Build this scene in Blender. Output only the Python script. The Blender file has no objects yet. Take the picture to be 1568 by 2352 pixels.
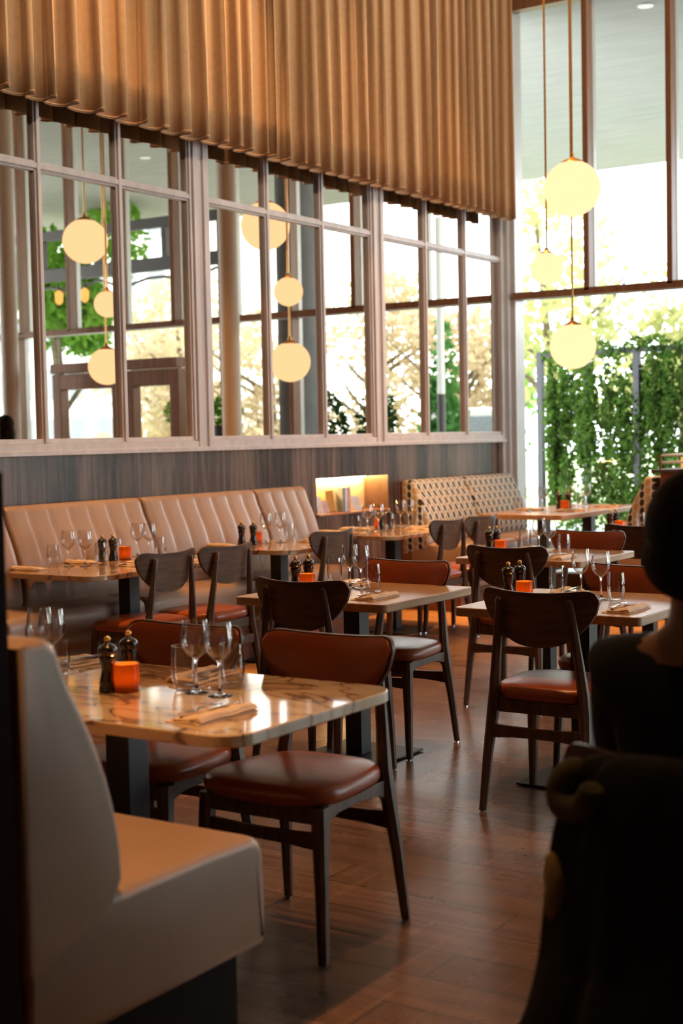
import bpy, math, random
import numpy as np
from mathutils import Vector, Matrix

rnd = random.Random(7)
nr = np.random.RandomState(11)
PI = math.pi
scene = bpy.context.scene
COL = scene.collection

# ------------------------------------------------------------------ camera
EYE = 1.45
cam_data = bpy.data.cameras.new('camera')
cam = bpy.data.objects.new('camera', cam_data)
COL.objects.link(cam)
F_PX = 3267.0
yw = Vector((2940 - 784, 961 - 1176, F_PX)).normalized()
p2 = Vector((-784, 961 + 0.02 * 2940 - 1176, F_PX))
n_ = yw.cross(p2).normalized()
up = n_ if n_.y < 0 else -n_
xw = yw.cross(up).normalized()
right = Vector((xw[0], yw[0], up[0]))
down = Vector((xw[1], yw[1], up[1]))
fwd = Vector((xw[2], yw[2], up[2]))
m = Matrix.Identity(4)
for i in range(3):
    m[i][0] = right[i]; m[i][1] = -down[i]; m[i][2] = -fwd[i]
m[2][3] = EYE
cam.matrix_world = m
cam_data.sensor_fit = 'HORIZONTAL'
cam_data.sensor_width = 24.0
cam_data.lens = 24.0 * F_PX / 1568.0
cam_data.clip_start = 0.05
cam_data.clip_end = 300
cam_data.dof.use_dof = True
cam_data.dof.focus_distance = 5.9
cam_data.dof.aperture_fstop = 3.0
scene.camera = cam

# ------------------------------------------------------------------ colour
scene.view_settings.view_transform = 'Standard'
scene.view_settings.look = 'None'
scene.view_settings.gamma = 1.0
scene.view_settings.use_curve_mapping = False
scene.view_settings.exposure = 0.0
scene.cycles.max_bounces = 10
scene.cycles.diffuse_bounces = 4
scene.cycles.glossy_bounces = 4
scene.cycles.transmission_bounces = 6
scene.cycles.transparent_max_bounces = 24
scene.cycles.sample_clamp_indirect = 6.0
scene.cycles.caustics_reflective = False
scene.cycles.caustics_refractive = False

# ------------------------------------------------------------------ world
world = bpy.data.worlds.new('sky')
scene.world = world
world.use_nodes = True
wn = world.node_tree.nodes; wl = world.node_tree.links
wn.clear()
wo = wn.new('ShaderNodeOutputWorld'); bg = wn.new('ShaderNodeBackground')
tc = wn.new('ShaderNodeTexCoord'); sx = wn.new('ShaderNodeSeparateXYZ'); cr = wn.new('ShaderNodeValToRGB')
wl.new(tc.outputs['Generated'], sx.inputs[0]); wl.new(sx.outputs['Z'], cr.inputs[0])
cr.color_ramp.elements[0].position = 0.0; cr.color_ramp.elements[0].color = (0.90, 0.95, 1.0, 1)
cr.color_ramp.elements[1].position = 0.6; cr.color_ramp.elements[1].color = (0.72, 0.86, 1.0, 1)
wl.new(cr.outputs[0], bg.inputs[0]); bg.inputs[1].default_value = 7.5
wl.new(bg.outputs[0], wo.inputs[0])

def add_light(name, kind, loc, energy, color, **kw):
    d = bpy.data.lights.new(name, kind)
    d.energy = energy; d.color = color
    for k, v in kw.items():
        if k not in ('target', 'rot'):
            setattr(d, k, v)
    o = bpy.data.objects.new(name, d); COL.objects.link(o); o.location = loc
    if 'target' in kw:
        o.rotation_euler = (Vector(kw['target']) - Vector(loc)).to_track_quat('-Z', 'Y').to_euler()
    return o

# soft autumn sun over the trees outside
sun = add_light('sun', 'SUN', (0, 30, 20), 5.0, (1.0, 0.88, 0.68), angle=0.03)
sun.rotation_euler = Vector((0.35, -0.1, -0.8)).to_track_quat('-Z', 'Y').to_euler()

WARM = (1.0, 0.48, 0.15)
SPOTS = [  # x, y, target x, target y, watts, cone
    (-5.40, 4.9, -5.45, 4.9, 560, 44), (-5.40, 6.3, -5.45, 6.3, 560, 44), (-5.40, 7.7, -5.45, 7.7, 560, 44), (-5.35, 9.1, -5.4, 9.1, 340, 42), (-5.30, 10.6, -5.3, 10.6, 420, 42),
    (-2.4, 2.2, -2.4, 2.15, 950, 26), (-2.3, 3.3, -2.4, 3.2, 260, 40), (-3.4, 5.9, -3.4, 5.5, 330, 52), (-2.2, 5.9, -2.3, 5.5, 330, 52),
    (-3.5, 8.0, -3.5, 7.7, 330, 52), (-3.7, 10.0, -3.8, 10.1, 1000, 50), (-4.9, 10.0, -4.9, 10.1, 800, 44),
]
CEIL = 6.4

# ================================================================== helpers
def tag(o, label=None, cat=None, group=None, kind=None):
    if label: o['label'] = label
    if cat: o['category'] = cat
    if group: o['group'] = group
    if kind: o['kind'] = kind
    return o

def empty(name, loc=(0, 0, 0), rz=0.0):
    o = bpy.data.objects.new(name, None); COL.objects.link(o)
    o.location = loc; o.rotation_euler = (0, 0, rz)
    o.empty_display_size = 0.1
    return o

def sm(a, b, t):
    return a + (b - a) * t

class MB:
    """collects shapes, links them as ONE mesh object"""
    def __init__(s):
        s.v = []; s.f = []
    def add(s, vs, fs):
        k = len(s.v)
        s.v += [tuple(map(float, p)) for p in vs]
        s.f += [tuple(i + k for i in q) for q in fs]
        return s
    def box(s, x0, x1, y0, y1, z0, z1):
        vs = [(x0, y0, z0), (x1, y0, z0), (x1, y1, z0), (x0, y1, z0), (x0, y0, z1), (x1, y0, z1), (x1, y1, z1), (x0, y1, z1)]
        return s.add(vs, [(3, 2, 1, 0), (4, 5, 6, 7), (0, 1, 5, 4), (1, 2, 6, 5), (2, 3, 7, 6), (3, 0, 4, 7)])
    def loft(s, rings, caps=True, closed=True):
        n = len(rings[0]); vs = []; fs = []
        for r in rings: vs += list(r)
        for i in range(len(rings) - 1):
            for j in range(n if closed else n - 1):
                a = i * n + j; b = i * n + (j + 1) % n
                fs.append((a, b, b + n, a + n))
        if caps:
            fs.append(tuple(reversed(range(n))))
            fs.append(tuple(range((len(rings) - 1) * n, len(rings) * n)))
        return s.add(vs, fs)
    def beam(s, pts, sizes, roundness=0.25):
        """vertical-ish beam: rounded rectangle sections at (x,y,z) with (sx,sy)"""
        rings = []
        for (x, y, z), (a, b) in zip(pts, sizes):
            a *= .5; b *= .5; c = min(a, b) * roundness * 2
            rings.append([(x - a + c, y - b, z), (x + a - c, y - b, z), (x + a, y - b + c, z), (x + a, y + b - c, z),
                          (x + a - c, y + b, z), (x - a + c, y + b, z), (x - a, y + b - c, z), (x - a, y - b + c, z)])
        return s.loft(rings)
    def lathe(s, prof, n=20, c=(0, 0, 0)):
        rings = []
        for r, z in prof:
            r = max(r, 1e-5)
            rings.append([(c[0] + r * math.cos(2 * PI * k / n), c[1] + r * math.sin(2 * PI * k / n), c[2] + z) for k in range(n)])
        return s.loft(rings, caps=True)
    def tube(s, pts, rad, n=8):
        pts = [Vector(p) for p in pts]
        if not isinstance(rad, (list, tuple)): rad = [rad] * len(pts)
        rings = []; prev = None
        for i, p in enumerate(pts):
            d = (pts[min(i + 1, len(pts) - 1)] - pts[max(i - 1, 0)]).normalized()
            if prev is None:
                a = d.orthogonal().normalized()
            else:
                a = (prev - d * prev.dot(d))
                a = a.normalized() if a.length > 1e-6 else d.orthogonal().normalized()
            prev = a; b = d.cross(a)
            rings.append([tuple(p + (a * math.cos(2 * PI * k / n) + b * math.sin(2 * PI * k / n)) * rad[i]) for k in range(n)])
        return s.loft(rings)
    def grid(s, P, closed_u=False):
        """P[i][j] grid of points"""
        nu = len(P); nv = len(P[0]); vs = [p for r in P for p in r]; fs = []
        for i in range(nu - (0 if closed_u else 1)):
            for j in range(nv - 1):
                a = i * nv + j; b = ((i + 1) % nu) * nv + j
                fs.append((a, b, b + 1, a + 1))
        return s.add(vs, fs)
    def build(s, name, mat, parent=None, smooth=0.7, bevel=0.0, seg=2, subsurf=0, solid=0.0):
        me = bpy.data.meshes.new(name)
        me.from_pydata(s.v, [], s.f)
        me.validate(); me.update()
        if smooth:
            me.polygons.foreach_set('use_smooth', [True] * len(me.polygons))
            me.set_sharp_from_angle(angle=smooth)
        me.materials.append(mat)
        o = bpy.data.objects.new(name, me); COL.objects.link(o)
        if parent is not None: o.parent = parent
        if solid:
            md = o.modifiers.new('thick', 'SOLIDIFY'); md.thickness = solid; md.offset = 0
        if bevel:
            md = o.modifiers.new('bevel', 'BEVEL'); md.width = bevel; md.segments = seg; md.limit_method = 'ANGLE'; md.angle_limit = 0.6
        if subsurf:
            md = o.modifiers.new('sub', 'SUBSURF'); md.levels = subsurf; md.render_levels = subsurf
        return o

def kids(o):
    return KIDS.get(o.name, [])

def all_children():
    d = {}
    for o in COL.objects:
        if o.parent: d.setdefault(o.parent.name, []).append(o)
    return d

def copy_tree(o, parent=None, top=True):
    global KIDS
    if top: KIDS = all_children()
    c = o.copy(); COL.objects.link(c); c.parent = parent
    for ch in kids(o): copy_tree(ch, c, False)
    return c

def place(proto, used, loc, rz, label, cat=None, group=None):
    """first use moves the prototype itself, later uses copy it"""
    o = proto if not used else copy_tree(proto)
    o.location = loc; o.rotation_euler = (0, 0, rz)
    o['label'] = label
    if cat: o['category'] = cat
    if group: o['group'] = group
    return o

# ================================================================== materials
MATS = {}
def mat(name):
    m_ = bpy.data.materials.new(name); m_.use_nodes = True
    m_.node_tree.nodes.clear(); MATS[name] = m_
    N = m_.node_tree.nodes; L = m_.node_tree.links
    out = N.new('ShaderNodeOutputMaterial')
    return m_, N, L, out

def principled(N, L, out, color=(.5, .5, .5), rough=.5, metal=0.0, coat=0.0, spec=0.5, sheen=0.0):
    b = N.new('ShaderNodeBsdfPrincipled')
    b.inputs['Base Color'].default_value = (*color, 1)
    b.inputs['Roughness'].default_value = rough
    b.inputs['Metallic'].default_value = metal
    b.inputs['Coat Weight'].default_value = coat
    b.inputs['Coat Roughness'].default_value = 0.1
    b.inputs['Specular IOR Level'].default_value = spec
    b.inputs['Sheen Weight'].default_value = sheen
    L.new(b.outputs[0], out.inputs['Surface'])
    return b

def plain(name, color, rough=.5, metal=0.0, coat=0.0, spec=.5, noise=0.0, nscale=20.0, bump=0.0, sheen=0.0):
    m_, N, L, out = mat(name)
    b = principled(N, L, out, color, rough, metal, coat, spec, sheen)
    if noise or bump:
        tcn = N.new('ShaderNodeTexCoord'); nz = N.new('ShaderNodeTexNoise'); nz.inputs['Scale'].default_value = nscale
        nz.inputs['Detail'].default_value = 4
        L.new(tcn.outputs['Object'], nz.inputs['Vector'])
        if noise:
            r = N.new('ShaderNodeValToRGB')
            r.color_ramp.elements[0].position = .3; r.color_ramp.elements[1].position = .7
            r.color_ramp.elements[0].color = (*[c * (1 - noise) for c in color], 1)
            r.color_ramp.elements[1].color = (*[min(1, c * (1 + noise)) for c in color], 1)
            L.new(nz.outputs['Fac'], r.inputs[0]); L.new(r.outputs[0], b.inputs['Base Color'])
        if bump:
            bp = N.new('ShaderNodeBump'); bp.inputs['Strength'].default_value = bump; bp.inputs['Distance'].default_value = .01
            L.new(nz.outputs['Fac'], bp.inputs['Height']); L.new(bp.outputs[0], b.inputs['Normal'])
    return m_

def wood(name, dark, light, scale=(30, 30, 2.0), rough=.4, coat=0.0, contrast=(.3, .7), bump=.08, coords='Object', plank=None, spec=.5):
    m_, N, L, out = mat(name)
    b = principled(N, L, out, light, rough, 0, coat, spec)
    tcn = N.new('ShaderNodeTexCoord'); mp = N.new('ShaderNodeMapping'); mp.inputs['Scale'].default_value = scale
    nz = N.new('ShaderNodeTexNoise'); nz.inputs['Scale'].default_value = 1.0; nz.inputs['Detail'].default_value = 6; nz.inputs['Roughness'].default_value = .65
    L.new(tcn.outputs[coords], mp.inputs[0]); L.new(mp.outputs[0], nz.inputs['Vector'])
    r = N.new('ShaderNodeValToRGB')
    r.color_ramp.elements[0].position = contrast[0]; r.color_ramp.elements[1].position = contrast[1]
    r.color_ramp.elements[0].color = (*dark, 1); r.color_ramp.elements[1].color = (*light, 1)
    L.new(nz.outputs['Fac'], r.inputs[0])
    L.new(r.outputs[0], b.inputs['Base Color'])
    if bump:
        bp = N.new('ShaderNodeBump'); bp.inputs['Strength'].default_value = bump; bp.inputs['Distance'].default_value = .004
        L.new(nz.outputs['Fac'], bp.inputs['Height']); L.new(bp.outputs[0], b.inputs['Normal'])
    return m_

M_WALNUT = wood('walnut', (.032, .015, .008), (.13, .062, .031), (40, 40, 6), .38, 0.0, bump=.05)
M_SHELL = wood('walnut_veneer', (.038, .018, .009), (.17, .080, .038), (3, 20, 60), .40, 0.0, bump=.05)
M_OAK = wood('oak_top', (.33, .18, .085), (.56, .34, .18), (30, 3, 30), .32, 0.15, bump=.06)
M_RED = plain('russet_leather', (.275, .058, .014), .29, noise=.12, nscale=9, bump=.05)
M_LEATHER = plain('tan_leather', (.365, .235, .162), .36, noise=.06, nscale=5, bump=.06)
M_THREAD = plain('seam_thread', (.16, .09, .06), .7)
M_BLACK = plain('black_steel', (.014, .014, .016), .42, 0.0, noise=.2, nscale=60)
M_DARKPANEL = plain('dark_panel', (.012, .003, .002), .7, spec=.08, noise=.2, nscale=14)
M_PLINTH = wood('plinth_wood', (.16, .05, .02), (.30, .11, .045), (8, 3, 30), .45)
M_KICK = plain('black_plinth', (.012, .009, .008), .8, spec=.1, noise=.2, nscale=20)
M_FRAME = wood('painted_frame', (.48, .42, .41), (.62, .55, .54), (14, 14, 2), .30, bump=.03)
M_JAMB = plain('aluminium_frame', (.60, .58, .58), .35, .2, noise=.06, nscale=4)
M_BROWNFRAME = wood('brown_frame', (.20, .085, .04), (.32, .15, .075), (20, 20, 2), .4)
M_MILL = wood('mill_wood', (.006, .003, .002), (.022, .012, .008), (60, 60, 12), .22, .3)
M_BRASS = plain('gold_ball', (.72, .42, .12), .28, .8, noise=.05)
M_BRASSCAP = plain('brass_cap', (.60, .34, .10), .25, .9, noise=.05)
M_STEEL = plain('cutlery_steel', (.82, .80, .80), .10, 1.0, noise=.03)
M_NAPKIN = plain('napkin_paper', (.74, .56, .42), .85, noise=.05, nscale=70, bump=.1)
M_PLASTER = plain('plaster', (.55, .42, .30), .9, noise=.04)
M_CEIL = plain('ceiling_paint', (.62, .50, .38), .9, noise=.03)
M_CONCRETE_COL = plain('column_concrete', (.15, .155, .16), .8, noise=.1, nscale=4)
M_COLUMN = plain('column_paint', (.62, .55, .48), .5, noise=.03)
M_CURTAIN = plain('curtain_cloth', (.44, .265, .135), .9, noise=.07, nscale=30, bump=.05, sheen=.3)
M_SKIN = plain('skin', (.42, .19, .11), .5, noise=.08, nscale=12)
M_HAIR = plain('dark_hair', (.012, .006, .004), .75, spec=.15, noise=.4, nscale=60, bump=.5)
M_CLOTH_BLACK = plain('black_cloth', (.006, .006, .008), .9, noise=.3, nscale=40, bump=.2)
M_COAT = plain('coat_cloth', (.010, .008, .007), .85, noise=.4, nscale=12, bump=.3)
M_KHAKI = plain('khaki_collar', (.11, .085, .045), .8, noise=.6, nscale=10, bump=.3)
M_LINING = plain('coat_lining', (.62, .40, .17), .8, noise=.2, nscale=10)
M_BARK = plain('bark', (.16, .12, .08), .9, noise=.3, nscale=12)
M_DARKMETAL = plain('dark_metal', (.05, .045, .045), .5, noise=.1)
M_WHITE = plain('white_paint', (.8, .8, .78), .5, noise=.03)
M_STONEWHITE = plain('pale_stone', (.66, .68, .68), .7, noise=.06, nscale=3)
M_PAPER = plain('print_paper', (.75, .66, .60), .6, noise=.15, nscale=25)
M_PINKPAPER = plain('pink_print', (.70, .40, .32), .6, noise=.2, nscale=25)
M_AMBER = plain('amber_print', (.75, .36, .07), .5, noise=.15, nscale=20)
M_BLUEGREY = plain('grey_print', (.25, .28, .32), .5, noise=.2, nscale=20)
M_POT = plain('planter_black', (.03, .03, .035), .5, noise=.1)

def emis(name, color, strength):
    m_, N, L, out = mat(name)
    e = N.new('ShaderNodeEmission'); e.inputs[0].default_value = (*color, 1); e.inputs[1].default_value = strength
    L.new(e.outputs[0], out.inputs['Surface'])
    return m_
M_GLOBE = emis('globe_glow', (1.0, .64, .33), 1.55)
M_LED = emis('led_strip', (1.0, .60, .20), 170)
M_FLAME = emis('flame', (1.0, .55, .15), 60)
M_DOWN = emis('downlight', (1.0, .93, .85), 5)
M_BULB = emis('warm_bulb', (1.0, .45, .12), 2.0)
M_ORANGEGLOW = emis('orange_glow', (1.0, .42, .08), 1.1)

# glass panes / glassware: see-through with a facing-dependent reflection
def glass(name, tint, ior, base=0.0, rough=0.0, gain=1.0, edge=None):
    m_, N, L, out = mat(name)
    t = N.new('ShaderNodeBsdfTransparent'); t.inputs[0].default_value = (*tint, 1)
    g = N.new('ShaderNodeBsdfGlossy'); g.inputs['Roughness'].default_value = rough; g.inputs[0].default_value = (1, 1, 1, 1)
    fr = N.new('ShaderNodeLayerWeight'); fr.inputs['Blend'].default_value = .5
    pw = N.new('ShaderNodeMath'); pw.operation = 'POWER'; pw.inputs[1].default_value = ior; L.new(fr.outputs['Facing'], pw.inputs[0])
    ma = N.new('ShaderNodeMath'); ma.operation = 'MULTIPLY_ADD'; ma.inputs[1].default_value = gain; ma.inputs[2].default_value = base; ma.use_clamp = True
    L.new(pw.outputs[0], ma.inputs[0])
    if edge is not None:   # longer path through the glass wall at its rims
        ec = N.new('ShaderNodeMix'); ec.data_type = 'RGBA'; ec.inputs[6].default_value = (*tint, 1); ec.inputs[7].default_value = (*edge, 1)
        L.new(pw.outputs[0], ec.inputs[0]); L.new(ec.outputs[2], t.inputs[0])
    mx = N.new('ShaderNodeMixShader')
    L.new(ma.outputs[0], mx.inputs[0]); L.new(t.outputs[0], mx.inputs[1]); L.new(g.outputs[0], mx.inputs[2])
    L.new(mx.outputs[0], out.inputs['Surface'])
    return m_
M_PANE = glass('window_glass', (.98, .99, .985), 5.0, .01, 0, .6)
M_DRINK = glass('drinking_glass', (.965, .955, .945), 2.2, .035, .01, .7, (.45, .40, .38))

def solid_glass(name):
    m_, N, L, out = mat(name)
    g = N.new('ShaderNodeBsdfGlass'); g.inputs['IOR'].default_value = 1.45; g.inputs['Roughness'].default_value = 0
    L.new(g.outputs[0], out.inputs['Surface'])
    return m_
M_STEM = solid_glass('stem_glass')

m_, N, L, out = mat('mirror_silver')
g = N.new('ShaderNodeBsdfGlossy'); g.inputs[0].default_value = (.80, .74, .66, 1); g.inputs['Roughness'].default_value = 0.0
L.new(g.outputs[0], out.inputs['Surface']); M_MIRROR = m_

# candle cup: orange translucent glass
m_, N, L, out = mat('orange_glass')
tr = N.new('ShaderNodeBsdfTranslucent'); tr.inputs[0].default_value = (1.0, .40, .05, 1)
df = N.new('ShaderNodeBsdfDiffuse'); df.inputs[0].default_value = (.75, .19, .025, 1)
gl = N.new('ShaderNodeBsdfGlossy'); gl.inputs['Roughness'].default_value = .08
fr = N.new('ShaderNodeFresnel'); fr.inputs[0].default_value = 1.4
a1 = N.new('ShaderNodeMixShader'); a1.inputs[0].default_value = .25
a2 = N.new('ShaderNodeMixShader')
L.new(tr.outputs[0], a1.inputs[1]); L.new(df.outputs[0], a1.inputs[2])
L.new(fr.outputs[0], a2.inputs[0]); L.new(a1.outputs[0], a2.inputs[1]); L.new(gl.outputs[0], a2.inputs[2])
L.new(a2.outputs[0], out.inputs['Surface']); M_CUP = m_

# marble
def marble(name, seed):
    m_, N, L, out = mat(name)
    b = principled(N, L, out, (.8, .7, .6), .06, 0, .3)
    tcn = N.new('ShaderNodeTexCoord'); mp = N.new('ShaderNodeMapping')
    mp.inputs['Location'].default_value = (seed, seed * 2, 0); mp.inputs['Rotation'].default_value = (0, 0, .5); mp.inputs['Scale'].default_value = (1.0, 2.2, 1)
    L.new(tcn.outputs['Object'], mp.inputs[0])
    n1 = N.new('ShaderNodeTexNoise'); n1.inputs['Scale'].default_value = 2.2; n1.inputs['Detail'].default_value = 7; n1.inputs['Distortion'].default_value = 1.2
    L.new(mp.outputs[0], n1.inputs['Vector'])
    s1 = N.new('ShaderNodeMath'); s1.operation = 'SUBTRACT'; s1.inputs[1].default_value = .5
    ab = N.new('ShaderNodeMath'); ab.operation = 'ABSOLUTE'
    L.new(n1.outputs['Fac'], s1.inputs[0]); L.new(s1.outputs[0], ab.inputs[0])
    r = N.new('ShaderNodeValToRGB')
    e = r.color_ramp.elements
    e[0].position = 0.0; e[0].color = (.10, .065, .05, 1)
    e[1].position = .022; e[1].color = (.62, .44, .27, 1)
    x = e.new(.009); x.color = (.38, .25, .18, 1)
    x = e.new(.09); x.color = (.72, .56, .38, 1)
    L.new(ab.outputs[0], r.inputs[0])
    n2 = N.new('ShaderNodeTexNoise'); n2.inputs['Scale'].default_value = 1.3; n2.inputs['Detail'].default_value = 3
    L.new(mp.outputs[0], n2.inputs['Vector'])
    r2 = N.new('ShaderNodeValToRGB'); r2.color_ramp.elements[0].position = .38; r2.color_ramp.elements[0].color = (.58, .42, .30, 1)
    r2.color_ramp.elements[1].position = .6; r2.color_ramp.elements[1].color = (1, 1, 1, 1)
    L.new(n2.outputs['Fac'], r2.inputs[0])
    mx = N.new('ShaderNodeMix'); mx.data_type = 'RGBA'; mx.blend_type = 'MULTIPLY'; mx.inputs[0].default_value = .7
    L.new(r.outputs[0], mx.inputs[6]); L.new(r2.outputs[0], mx.inputs[7])
    L.new(mx.outputs[2], b.inputs['Base Color'])
    return m_
M_MARBLE = marble('marble', 3.1)

# floors: planks running across the room (along X)
def planks(name, c1, c2, rough, plen=1.9, pw=.19, scratch=.5, gap=(.01, .005, .003), coat=0.0):
    m_, N, L, out = mat(name)
    b = principled(N, L, out, c1, rough, 0, coat)
    tcn = N.new('ShaderNodeTexCoord')
    br = N.new('ShaderNodeTexBrick'); br.offset = .37
    br.inputs['Scale'].default_value = 1.0; br.inputs['Brick Width'].default_value = plen; br.inputs['Row Height'].default_value = pw
    br.inputs['Mortar Size'].default_value = .0025; br.inputs['Bias'].default_value = 0
    br.inputs['Color1'].default_value = (*c1, 1); br.inputs['Color2'].default_value = (*c2, 1); br.inputs['Mortar'].default_value = (*gap, 1)
    L.new(tcn.outputs['Object'], br.inputs['Vector'])
    mp = N.new('ShaderNodeMapping'); mp.inputs['Scale'].default_value = (2.2, 22, 1)
    L.new(tcn.outputs['Object'], mp.inputs[0])
    nz = N.new('ShaderNodeTexNoise'); nz.inputs['Detail'].default_value = 7; nz.inputs['Roughness'].default_value = .7; nz.inputs['Scale'].default_value = 1.0
    L.new(mp.outputs[0], nz.inputs['Vector'])
    r = N.new('ShaderNodeValToRGB'); r.color_ramp.elements[0].position = .3; r.color_ramp.elements[1].position = .75
    r.color_ramp.elements[0].color = (.45, .42, .40, 1); r.color_ramp.elements[1].color = (1.25, 1.2, 1.15, 1)
    L.new(nz.outputs['Fac'], r.inputs[0])
    mx = N.new('ShaderNodeMix'); mx.data_type = 'RGBA'; mx.blend_type = 'MULTIPLY'; mx.inputs[0].default_value = 1
    L.new(br.outputs['Color'], mx.inputs[6]); L.new(r.outputs[0], mx.inputs[7])
    # scuffs: blotchy wear plus thin scratches
    n2 = N.new('ShaderNodeTexNoise'); n2.inputs['Scale'].default_value = 1.6; n2.inputs['Detail'].default_value = 5; n2.inputs['Roughness'].default_value = .55
    L.new(tcn.outputs['Object'], n2.inputs['Vector'])
    r2 = N.new('ShaderNodeValToRGB'); r2.color_ramp.elements[0].position = .35; r2.color_ramp.elements[1].position = .8
    L.new(n2.outputs['Fac'], r2.inputs[0])
    outs = []
    for rot, sc_ in ((.9, (55, 1.6, 1)), (2.3, (42, 1.3, 1))):
        mq = N.new('ShaderNodeMapping'); mq.inputs['Rotation'].default_value = (0, 0, rot); mq.inputs['Scale'].default_value = sc_
        L.new(tcn.outputs['Object'], mq.inputs[0])
        nq = N.new('ShaderNodeTexNoise'); nq.inputs['Scale'].default_value = 1; nq.inputs['Detail'].default_value = 2; nq.inputs['Distortion'].default_value = .6; L.new(mq.outputs[0], nq.inputs['Vector'])
        outs.append(nq.outputs['Fac'])
    mxx = N.new('ShaderNodeMath'); mxx.operation = 'MAXIMUM'; L.new(outs[0], mxx.inputs[0]); L.new(outs[1], mxx.inputs[1])
    r3 = N.new('ShaderNodeValToRGB'); r3.color_ramp.elements[0].position = .645; r3.color_ramp.elements[0].color = (0, 0, 0, 1)
    r3.color_ramp.elements[1].position = .69; r3.color_ramp.elements[1].color = (1, 1, 1, 1)
    L.new(mxx.outputs[0], r3.inputs[0])
    mm = N.new('ShaderNodeMath'); mm.operation = 'MULTIPLY'; L.new(r3.outputs[0], mm.inputs[0]); L.new(r2.outputs[0], mm.inputs[1])
    m3 = N.new('ShaderNodeMath'); m3.operation = 'MULTIPLY_ADD'; m3.inputs[1].default_value = .28 * scratch; L.new(r2.outputs[0], m3.inputs[0]); L.new(mm.outputs[0], m3.inputs[2])
    m4 = N.new('ShaderNodeMath'); m4.operation = 'MULTIPLY'; m4.inputs[1].default_value = scratch; m4.use_clamp = True; L.new(m3.outputs[0], m4.inputs[0])
    mx2 = N.new('ShaderNodeMix'); mx2.data_type = 'RGBA'; L.new(m4.outputs[0], mx2.inputs[0]); L.new(mx.outputs[2], mx2.inputs[6])
    mx2.inputs[7].default_value = (*[min(1, c * 2.2 + .03) for c in c2], 1)
    L.new(mx2.outputs[2], b.inputs['Base Color'])
    rr = N.new('ShaderNodeMapRange'); rr.inputs['To Min'].default_value = rough * .9; rr.inputs['To Max'].default_value = rough * 1.3
    L.new(n2.outputs['Fac'], rr.inputs['Value']); L.new(rr.outputs[0], b.inputs['Roughness'])
    bp = N.new('ShaderNodeBump'); bp.inputs['Strength'].default_value = .10; bp.inputs['Distance'].default_value = .002
    L.new(nz.outputs['Fac'], bp.inputs['Height']); L.new(bp.outputs[0], b.inputs['Normal'])
    return m_
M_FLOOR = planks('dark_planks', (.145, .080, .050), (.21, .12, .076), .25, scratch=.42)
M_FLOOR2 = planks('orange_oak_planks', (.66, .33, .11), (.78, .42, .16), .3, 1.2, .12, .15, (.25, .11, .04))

# wall veneer: dark streaked vertical grain
m_, N, L, out = mat('wall_veneer')
b = principled(N, L, out, (.1, .06, .05), .27)
tcn = N.new('ShaderNodeTexCoord'); mp = N.new('ShaderNodeMapping'); mp.inputs['Scale'].default_value = (1, 24, 1.3); L.new(tcn.outputs['Object'], mp.inputs[0])
nz = N.new('ShaderNodeTexNoise'); nz.inputs['Scale'].default_value = 1; nz.inputs['Detail'].default_value = 8; nz.inputs['Roughness'].default_value = .72; L.new(mp.outputs[0], nz.inputs['Vector'])
mp2 = N.new('ShaderNodeMapping'); mp2.inputs['Scale'].default_value = (1, 3.0, .2); L.new(tcn.outputs['Object'], mp2.inputs[0])
n2 = N.new('ShaderNodeTexNoise'); n2.inputs['Scale'].default_value = 1; n2.inputs['Detail'].default_value = 3; L.new(mp2.outputs[0], n2.inputs['Vector'])
ad = N.new('ShaderNodeMath'); ad.operation = 'MULTIPLY_ADD'; ad.inputs[1].default_value = .6; L.new(n2.outputs['Fac'], ad.inputs[0])
h_ = N.new('ShaderNodeMath'); h_.operation = 'MULTIPLY'; h_.inputs[1].default_value = .5; L.new(nz.outputs['Fac'], h_.inputs[0]); L.new(h_.outputs[0], ad.inputs[2])
r = N.new('ShaderNodeValToRGB'); e = r.color_ramp.elements
e[0].position = .45; e[0].color = (.018, .010, .010, 1); e[1].position = .64; e[1].color = (.21, .125, .095, 1)
x = e.new(.53); x.color = (.085, .048, .04, 1)
L.new(ad.outputs[0], r.inputs[0]); L.new(r.outputs[0], b.inputs['Base Color']); M_VENEER = m_

# patterned booth fabric: columns of black and tan ovals on cream
m_, N, L, out = mat('booth_pattern')
b = principled(N, L, out, (.6, .5, .4), .8)
tcn = N.new('ShaderNodeTexCoord'); sp = N.new('ShaderNodeSeparateXYZ'); L.new(tcn.outputs['Object'], sp.inputs[0])
def mth(op, a, bb=None, c=None, clamp=False):
    q = N.new('ShaderNodeMath'); q.operation = op; q.use_clamp = clamp
    for i, v in enumerate((a, bb, c)):
        if v is None: continue
        if isinstance(v, (int, float)): q.inputs[i].default_value = v
        else: L.new(v, q.inputs[i])
    return q.outputs[0]
U = mth('MULTIPLY', mth('ADD', sp.outputs['X'], sp.outputs['Y']), 1 / .050)
col = mth('FLOOR', U)
par = mth('MODULO', mth('ADD', col, 1000), 2.0)
V = mth('ADD', mth('MULTIPLY', sp.outputs['Z'], 1 / .062), mth('MULTIPLY', par, .5))
row = mth('FLOOR', V)
fu = mth('SUBTRACT', mth('FRACT', U), .5); fv = mth('SUBTRACT', mth('FRACT', V), .5)
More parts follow.
